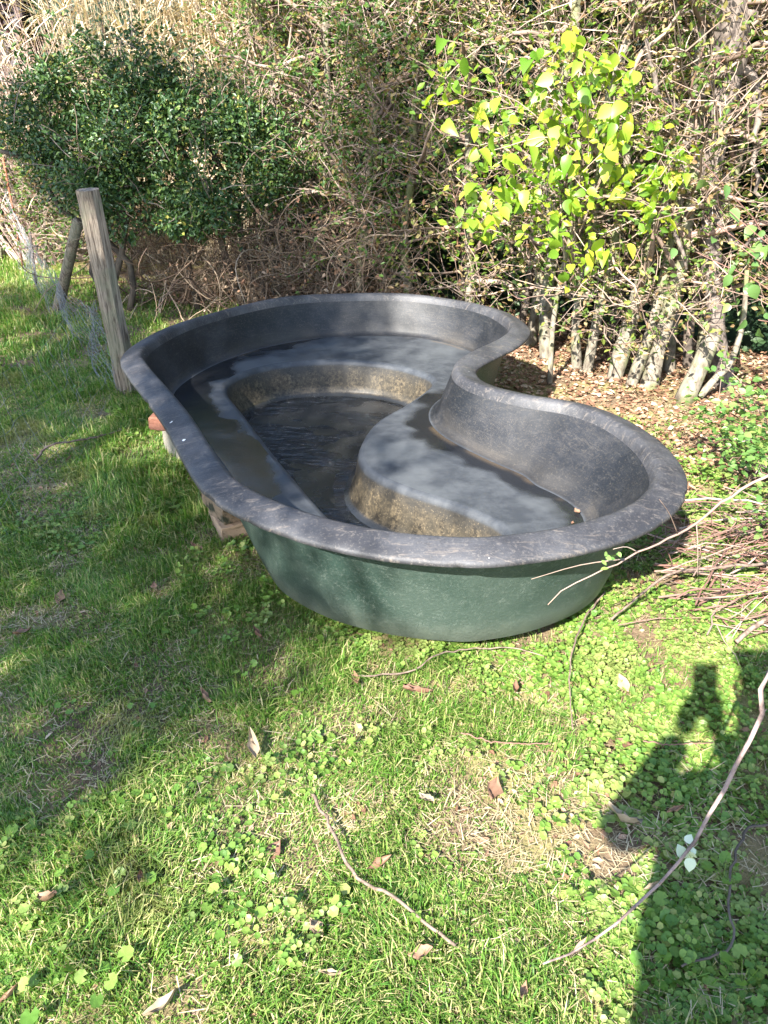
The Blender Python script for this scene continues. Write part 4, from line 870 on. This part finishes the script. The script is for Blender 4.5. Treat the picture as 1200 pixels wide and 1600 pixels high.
def clover():
    rng = np.random.default_rng(82); n0 = 110000; P = sample(n0, -1.9, 1.75, .65, 3.9, rng); P = P[not_pond(P) & visible(P)]
    z = clover_zone(P); b = bare(P); cl = fbm(P[:, 0] * 6, P[:, 1] * 6, 23); sh = sstep(.45, .6, fbm(P[:, 0] * 2.2, P[:, 1] * 2.2, 29))
    k = rng.random(len(P)) < np.maximum(.95 * z * sstep(.26, .46, cl), .24 * sh * sstep(.42, .58, cl)) * (1 - .75 * b) * (1 - .75 * litter_zone(P)); P = P[k]; n = len(P)
    hz = rng.uniform(.005, .03, n) * (.4 + 1.3 * sstep(.35, .65, fbm(P[:, 0] * 5, P[:, 1] * 5, 92))); C = np.column_stack([P, gz(P[:, 0], P[:, 1]) + hz]); mb = MB(); tri = rng.random(n) < .7; a0 = rng.uniform(0, 2 * math.pi, n); sz = rng.uniform(.006, .0175, n) * (.7 + .6 * fbm(P[:, 0] * 4, P[:, 1] * 4, 91))
    tilt = rdir(n, rng, .75, 1)
    for j in range(3):
        a = a0 + j * 2.094; k = tri if j else np.ones(n, bool); d = np.column_stack([np.cos(a), np.sin(a), rng.normal(0, .22, n)]); s_ = np.where(tri, sz, sz * 1.55)
        mb.add(*scatter(DISC, C[k], d[k], tilt[k] + rng.normal(0, .12, (k.sum(), 3)), s_[k]))
    o = obj('clover', mb.mesh('clover'), M['clover']); tag(o, 'bright green clover carpet around the front and right of the pond', 'clover', None, 'stuff')
clover()
def litter():
    rng = np.random.default_rng(83); n0 = 72000; P = sample(n0, -3.4, 3.4, 2.2, 7.4, rng); P = P[not_pond(P) & visible(P)]
    k = rng.random(len(P)) < litter_zone(P) * .95 + .12 * (P[:, 0] > .7); P = P[k]; n = len(P); C = np.column_stack([P, gz(P[:, 0], P[:, 1]) + rng.uniform(.004, .022, n)])
    mb = MB(); mb.add(*scatter(LEAF_SIMPLE, C, rdir(n, rng, -.25, .45), rdir(n, rng, .4, 1), rng.uniform(.016, .044, n)))
    P = sample(8000, -1.8, 1.7, .7, 3.6, rng); P = P[not_pond(P) & visible(P)]; P = P[rng.random(len(P)) < .10 + .8 * bare(P) + .22 * clover_zone(P)]; n = len(P); C = np.column_stack([P, gz(P[:, 0], P[:, 1]) + rng.uniform(.003, .012, n)])
    mb.add(*scatter(LEAF_SIMPLE, C, rdir(n, rng, -.2, .3), rdir(n, rng, .5, 1), rng.uniform(.008, .028, n)))
    o = obj('leaf_litter', mb.mesh('leaf_litter'), M['litter']); tag(o, 'reddish brown leaf litter under the hedge', 'leaf litter', None, 'stuff')
litter()

# fallen leaves one can point at
def curled(wid, roll, fold, n=7):
    V = []; ys = np.linspace(0, 1, n)
    prof = np.array([.03, .42, .82, 1, .8, .42, .03])
    for y, h in zip(ys, prof):
        for x in (-1, -.5, 0, .5, 1):
            xx = x * h * wid / 2 * (1 + .16 * math.sin(13 * y + 5 * wid + x)); V.append((xx * math.cos(fold * abs(x)), y, abs(xx) * math.sin(fold * abs(x)) + roll * (y - .5) ** 2 * 1.6 + .06 * math.sin(8 * y + 4 * x + 9 * wid) + .035 * math.sin(17 * y - 7 * x)))
    i = np.arange(n * 5).reshape(n, 5); return np.array(V), [np.stack([i[:-1, :-1], i[:-1, 1:], i[1:, 1:], i[1:, :-1]], -1).reshape(-1, 4)]
FL = [curled(.62, .35, .35), curled(.5, .55, .9), curled(.58, .25, .3), curled(.45, .3, 1.15)]
fl_me = {}
def fallen(x, y, size, mk, v, label, shared=False):
    k = (v, mk)
    if k not in fl_me: fl_me[k] = make_mesh('fallen_leaf', *FL[v], True); fl_me[k].materials.append(M[mk])
    p = gp(x, y, .018); o = bpy.data.objects.new('fallen_leaf', fl_me[k]); COL.objects.link(o); r = np.random.default_rng(int(x * 7 + y))
    o.location = (p[0], p[1], .026 + float(gz(p[0], p[1]))); o.rotation_euler = (r.normal(0, .3), r.normal(0, .3), r.uniform(0, 6.28)); o.scale = (size * 1.12,) * 3
    tag(o, label, 'leaf', 'fallen leaves on the lawn')
for a in [(98, 930, .055, 'dry_leaf', 2, 'reddish dry leaf on the bare patch at the left edge'), (52, 992, .05, 'dry_leaf', 0, 'brown curled leaf below the bare patch at the left edge'), (4, 1100, .05, 'pale_leaf', 0, 'pale leaf cut by the left edge of the picture'),
          (312, 1082, .06, 'dry_leaf', 3, 'dark brown crumpled leaf in the shaded grass'), (402, 1195, .085, 'pale_leaf', 1, 'large pale curled leaf standing up in the middle of the lawn'), (442, 1316, .055, 'dry_leaf', 0, 'pinkish brown leaf in the sunny grass left of the long stick'),
          (222, 1368, .05, 'dry_leaf', 3, 'narrow rolled orange brown leaf in the lower left grass'), (57, 1412, .055, 'dry_leaf', 1, 'red brown folded leaf near the lower left edge'), (280, 1555, .06, 'pale_leaf', 1, 'pale cup shaped leaf at the bottom of the picture'),
          (498, 1524, .045, 'pale_leaf', 3, 'small pale folded leaf at the bottom centre'), (395, 985, .06, 'dry_leaf', 3, 'brown leaf just below the left foot of the pond'), (242, 928, .035, 'dry_leaf', 0, 'small orange leaf in the shaded grass left of the pond'),
          (485, 1440, .045, 'pale_leaf', 2, 'pale brown leaf beside the end of the long stick'), (572, 1362, .055, 'dry_leaf', 1, 'curled brown leaf touching the long stick'), (775, 1218, .07, 'dry_leaf', 2, 'dark pinkish leaf on the bare soil patch'),
          (945, 1265, .075, 'pale_leaf', 1, 'pale bark-like leaf at the edge of the photographer shadow'), (990, 1165, .05, 'dry_leaf', 2, 'flat reddish leaf on clover left of the shadow'), (982, 1082, .055, 'dry_leaf', 2, 'flat reddish leaf on clover above the shadow'),
          (880, 1030, .05, 'dry_leaf', 0, 'brown leaf in clover under the pond front'), (805, 1065, .05, 'dry_leaf', 1, 'orange brown leaf among the clover before the pond'), (675, 1085, .075, 'dry_leaf', 3, 'crumpled brown leaf on the dark soil before the pond'),
          (560, 1075, .06, 'dry_leaf', 1, 'brown leaf under the dry grass before the pond'), (915, 1470, .055, 'pale_leaf', 3, 'greyish leaf under the tip of the arching cane'), (1130, 960, .06, 'pale_leaf', 2, 'pale leaf at the foot of the brush heap'),
          (298, 855, .05, 'dry_leaf', 0, 'pinkish leaf on the grass beside the brick stack'), (235, 818, .04, 'dry_leaf', 2, 'small brown leaf in the grass left of the brick stack'), (112, 712, .045, 'dry_leaf', 3, 'brown leaf beside the bent twig in the shade'),
          (1002, 1395, .04, 'pale_leaf', 3, 'small white leaf beneath the arching cane'), (1068, 1262, .05, 'dry_leaf', 3, 'brown leaf inside the photographer shadow'), (655, 1245, .04, 'pale_leaf', 0, 'small pale leaf right of the long stick'), (30, 1545, .04, 'dry_leaf', 3, 'brown leaf in the bottom left corner'),
          (640, 1500, .045, 'dry_leaf', 0, 'brown leaf low in the centre below the long stick'), (820, 1545, .045, 'dry_leaf', 1, 'brown leaf in the clover at bottom centre right')]: fallen(*a)
# two tiny leaves lying in the pond
for x, y, z, lab in ((905, 803, ZS + .006, 'orange leaf lying on the right shelf of the pond'), (895, 815, ZS + .006, 'tiny red leaf beside the orange one on the pond shelf')):
    p = gp(x, y, z); o = bpy.data.objects.new('fallen_leaf', fl_me[(0, 'dry_leaf')]); COL.objects.link(o); o.location = p; o.rotation_euler = (0, 0, x); o.scale = (.035,) * 3 if x > 900 else (.02,) * 3; tag(o, lab, 'leaf', 'fallen leaves in the pond')

# broad-leaved weeds in the lawn, every leaf a part
def lobed(k=11):
    a = np.linspace(-math.pi * .86, math.pi * .86, 4 * k) + math.pi / 2; r = .5 * (1 + .06 * np.cos(np.linspace(0, 2 * math.pi * 7, 4 * k)))
    V = np.column_stack([r * np.cos(a), r * np.sin(a) + .45, .05 * (r / .5) ** 2 + .02 * np.sin(5 * a)]); V = np.concatenate([[(0, .4, -.03)], V, [(0, .3, 0)]]); m = len(V) - 1
    return V, [np.array([(0, i, i + 1) for i in range(1, m - 1)] + [(0, m - 1, m), (0, m, 1)])]
LOBED = lobed(); weed_me = make_mesh('leaf', *LOBED, True); weed_me.materials.append(M['weed'])
def weed(x, y, n, size, seed, label):
    from mathutils import Matrix
    rng = np.random.default_rng(seed); org = gp(x, y); th = thing('weed_plant', label, 'weed', org, 'broad-leaved weeds in the lawn')
    a = rng.uniform(0, 6.28) + np.arange(n) * 2.4; r = rng.uniform(.3, 1.0, n) * size * 1.3; mb = MB(); hs = rng.uniform(.018, .05, n)
    for i in range(n):
        c = np.array([r[i] * math.cos(a[i]), r[i] * math.sin(a[i]), hs[i]]); d = unit(np.array([math.cos(a[i]), math.sin(a[i]), rng.normal(0, .2)])); up = unit(rdir(1, rng, .75, 1)[0]); F3 = frames(d[None], up[None])[0] * (size * rng.uniform(.6, 1.1))
        o = bpy.data.objects.new('leaf', weed_me); COL.objects.link(o); o.parent = th; o.matrix_local = Matrix([[*F3[q], c[q]] for q in range(3)] + [[0, 0, 0, 1]])
        mb.add(*tubes(np.array([[(0, 0, 0), c * [.6, .6, .5], c]]), np.full((1, 3), .0008), 3))
    obj('stems', mb.mesh('stems'), M['weed'], th)
for i, (x, y, n, s, lab) in enumerate([(120, 1362, 3, .03, 'small weed with one big scalloped leaf at lower left'), (60, 1575, 3, .034, 'bright scalloped weed in the bottom left corner'), (165, 1545, 5, .03, 'cluster of lit scalloped weed leaves at the bottom left'), (90, 1525, 3, .026, 'scalloped weed just above the bottom left corner'),
        (120, 1115, 4, .026, 'round leaved weed in the shaded left grass'), (225, 1125, 3, .026, 'single pale round weed leaf left of the dark leaf'), (250, 1010, 5, .022, 'low weed in shaded grass left of the pond foot'), (290, 965, 5, .022, 'weed with round leaves close to the left pond foot'),
        (380, 1060, 5, .022, 'weed in the grass below the pond foot'), (470, 1100, 5, .022, 'weed patch in half shade at the centre'), (190, 1290, 4, .026, 'weed in the dappled left foreground'), (300, 1250, 4, .024, 'weed in dappled light left of the curled pale leaf'),
        (340, 1420, 4, .026, 'lit weed in the lower left centre'), (205, 1390, 3, .028, 'weed next to the rolled orange leaf'), (350, 1500, 4, .024, 'lit weed above the cup shaped leaf'), (30, 1290, 4, .026, 'weed at the left edge of the foreground'),
        (210, 690, 6, .024, 'lush weed in the shade left of the red brick'), (120, 620, 6, .028, 'lush weed in the shaded far lawn'), (200, 740, 6, .024, 'weed in the shade left of the tall block'), (250, 760, 6, .02, 'weed beside the front brick stack'), (180, 650, 5, .026, 'weed near the foot of the leaning post'),
        (1060, 1440, 6, .028, 'dark round leaved weed in the shadow at lower right'), (1130, 1380, 6, .028, 'round leaved weed in the shadow right of the cane'), (1010, 1520, 6, .026, 'round leaved weed in the shadow at the bottom'), (1160, 1540, 6, .028, 'round leaved weed in the bottom right corner'),
        (900, 1400, 5, .022, 'weed in sun left of the arching cane'), (640, 1430, 4, .020, 'weed in sun above the end of the long stick'), (560, 1180, 4, .022, 'weed in sun at the centre of the lawn')]): weed(x, y, n, s, 300 + i, lab)

# ------------------------------------------------------------------ trees behind the camera that shade the left half
def shade_tree(x, y, z0, z1, rad, n, seed, label, cl=60):
    rng = np.random.default_rng(seed); org = np.array([x, y, 0.]); th = thing('shade_tree', label, 'tree', org, 'trees behind the viewer')
    bar('trunk', spline([org - [0, 0, .1], org + [.05, 0, z0 * .6], org + [0, .1, (z0 + z1) / 2], org + [.05, 0, z1 - .3]], 14), np.linspace(.16, .03, 14), M['bark_dark'], 9, th, org)
    c = np.column_stack([rng.normal(0, 1, (cl, 2)), np.zeros(cl)]); c[:, 2] = rng.uniform(z0, z1, cl); c[:, :2] = unit(c[:, :2]) * (np.interp(c[:, 2], [z0 + 1, z0 + 2.2], rad) * np.sqrt(rng.uniform(.02, 1, cl)))[:, None]
    c[:, :2] *= np.sqrt(np.clip(1 - ((c[:, 2:3] - (z0 + z1) / 2) / ((z1 - z0) / 2)) ** 4, .1, 1)); C = org + c
    S = np.column_stack([np.full(cl, x), np.full(cl, y), C[:, 2] - rng.uniform(.2, .7, cl)]); P = np.stack([S, (S + C) / 2 + [0, 0, .05], C], 1); mb = MB(); mb.add(*tubes(P, np.tile([.022, .014, .006], (cl, 1)), 5)); obj('limbs', mb.mesh('limbs', org, True), M['bark_dark'], th)
    i = rng.integers(0, cl, n); Q = C[i] + rng.normal(0, 1, (n, 3)) * [.22, .22, .16]; mb = MB(); mb.add(*scatter(LEAF_SIMPLE, Q, rdir(n, rng, -.8, .4), rdir(n, rng, -.2, 1), rng.uniform(.06, .115, n)))
    o = obj('crown', mb.mesh('crown', org), M['shade_tree'], th); o['kind'] = 'stuff'
shade_tree(-3.8, -3.2, 3.5, 5.5, (.85, .75), 3900, 204, 'low leafy tree behind the viewer, closest to the camera', 13)
shade_tree(-5.0, -3.3, 4.5, 9.3, (1.1, .85), 12500, 201, 'tall leafy tree behind the viewer, nearest of the three', 34)
shade_tree(-6.1, -2.4, 4.2, 9.0, (1.0, 1.1), 11000, 202, 'leafy tree behind the viewer, middle of the three', 30)
shade_tree(-7.4, -1.5, 3.8, 8.5, (1.1, 1.1), 11500, 203, 'leafy tree behind the viewer, farthest left of the three', 34)

# ------------------------------------------------------------------ the person taking the picture (behind the lens, casts the shadow at lower right)
def skinned(name, verts, edges, radii, m, parent, root=0, sub=2):
    me = bpy.data.meshes.new(name); me.from_pydata([tuple(map(float, v)) for v in verts], edges, []); o = obj(name, me, m, parent)
    md = o.modifiers.new('skin', 'SKIN'); md.use_smooth_shade = True; sv = me.skin_vertices[0].data
    for i, r in enumerate(radii): sv[i].radius = (r, r) if np.isscalar(r) else r; sv[i].use_root = i == root
    o.modifiers.new('sub', 'SUBSURF').levels = sub; o.modifiers['sub'].render_levels = sub
    return o
def simple(name, c, r=.7):
    t = NT(name); t.base(t.mix(t.noise(30, 3), c, tuple(x * .75 for x in c)), r, .3); return t.m
def photographer():
    org = np.array([-.01, -.42, 0.]); th = thing('person', 'person in dark jacket and jeans holding a phone up with both hands', 'person', org)
    skin = simple('skin', (.48, .30, .22), .55); jacket = simple('jacket_cloth', (.05, .06, .09)); jeans = simple('jeans_cloth', (.04, .06, .12)); hair = simple('hair', (.06, .04, .03)); shoe = simple('shoe_leather', (.04, .03, .03))
    V = [(0, 0, 1.0), (0, .01, 1.22), (0, .01, 1.44), (0, .0, 1.56), (0, .02, 1.66), (0, .04, 1.73), (0, .04, 1.83),
         (-.20, 0, 1.48), (-.165, .31, 1.14), (-.04, .355, 1.37), (.20, 0, 1.48), (.27, .27, 1.18), (.05, .355, 1.37),
         (-.10, 0, .90), (-.11, .02, .50), (-.12, -.02, .08), (.10, 0, .90), (.11, .02, .50), (.12, -.02, .08)]
    E_ = [(0, 1), (1, 2), (2, 3), (3, 4), (4, 5), (5, 6), (2, 7), (7, 8), (8, 9), (2, 10), (10, 11), (11, 12), (0, 13), (13, 14), (14, 15), (0, 16), (16, 17), (17, 18)]
    Rr = [.13, .125, .14, .06, .065, .085, .07, .065, .042, .030, .065, .042, .030, .095, .06, .04, .095, .06, .04]
    skinned('body', V, E_, Rr, skin, th)
    k = [0, 1, 2, 7, 8, 9, 10, 11, 12, 3]; mp = {a: i for i, a in enumerate(k)}; jr = [.225, .19, .185, .072, .047, .04, .072, .05, .04, .085]
    skinned('jacket', [V[a] for a in k], [(mp[a], mp[b]) for a, b in E_ if a in mp and b in mp], jr, jacket, th)
    k = [0, 13, 14, 15, 16, 17, 18]; mp = {a: i for i, a in enumerate(k)}
    skinned('trousers', [V[a] for a in k], [(mp[a], mp[b]) for a, b in E_ if a in mp and b in mp], [.145, .108, .075, .062, .108, .075, .062], jeans, th)
    skinned('hair', [(0, .03, 1.79), (0, .02, 1.845), (0, -.02, 1.75)], [(0, 1), (0, 2)], [.092, .07, .075], hair, th)
    for s in (-1, 1): skinned('shoe', [(s * .12, -.05, .045), (s * .125, .06, .04), (s * .13, .17, .03)], [(0, 1), (1, 2)], [.048, .05, .035], shoe, th)
    for s, wx in ((-1, -.04), (1, .05)):           # hands closed on the phone edges: palm, four fingers, thumb
        cx = -.19 - s * 0; hx = wx; q = [(hx, .355, 1.375), (hx + (.012 if s < 0 else -.012), .360, 1.43)]; e = [(0, 1)]; r = [.024, .030]
        for j in range(4):
            b = len(q); zz = 1.425 + .019 * j; dx = .022 if s < 0 else -.022
            q += [(hx, .372, zz), (hx + dx, .380, zz + .004), (hx + dx * 2, .378, zz + .004)]; e += [(1, b), (b, b + 1), (b + 1, b + 2)]; r += [.0095, .0085, .0075]
        b = len(q); dx = .02 if s < 0 else -.02; q += [(hx + dx, .356, 1.455), (hx + dx * 2, .358, 1.478)]; e += [(1, b), (b, b + 1)]; r += [.011, .009]
        skinned('hand', q, e, r, skin, th, 1, 1)
    bm = bmesh.new(); bmesh.ops.create_cube(bm, size=1)
    for v in bm.verts: v.co = Vector((v.co.x * .076, v.co.y * .009, v.co.z * .16))
    bmesh.ops.bevel(bm, geom=bm.edges[:], offset=.003, segments=2, affect='EDGES'); me = bpy.data.meshes.new('phone'); bm.to_mesh(me); bm.free()
    ph = obj('phone', me, simple('phone_black', (.02, .02, .022), .25)); ph.location = (-.0, -.032, 1.495); ph.rotation_euler = (-.35, 0, 0); tag(ph, 'black mobile phone held up by the person', 'phone')
photographer()
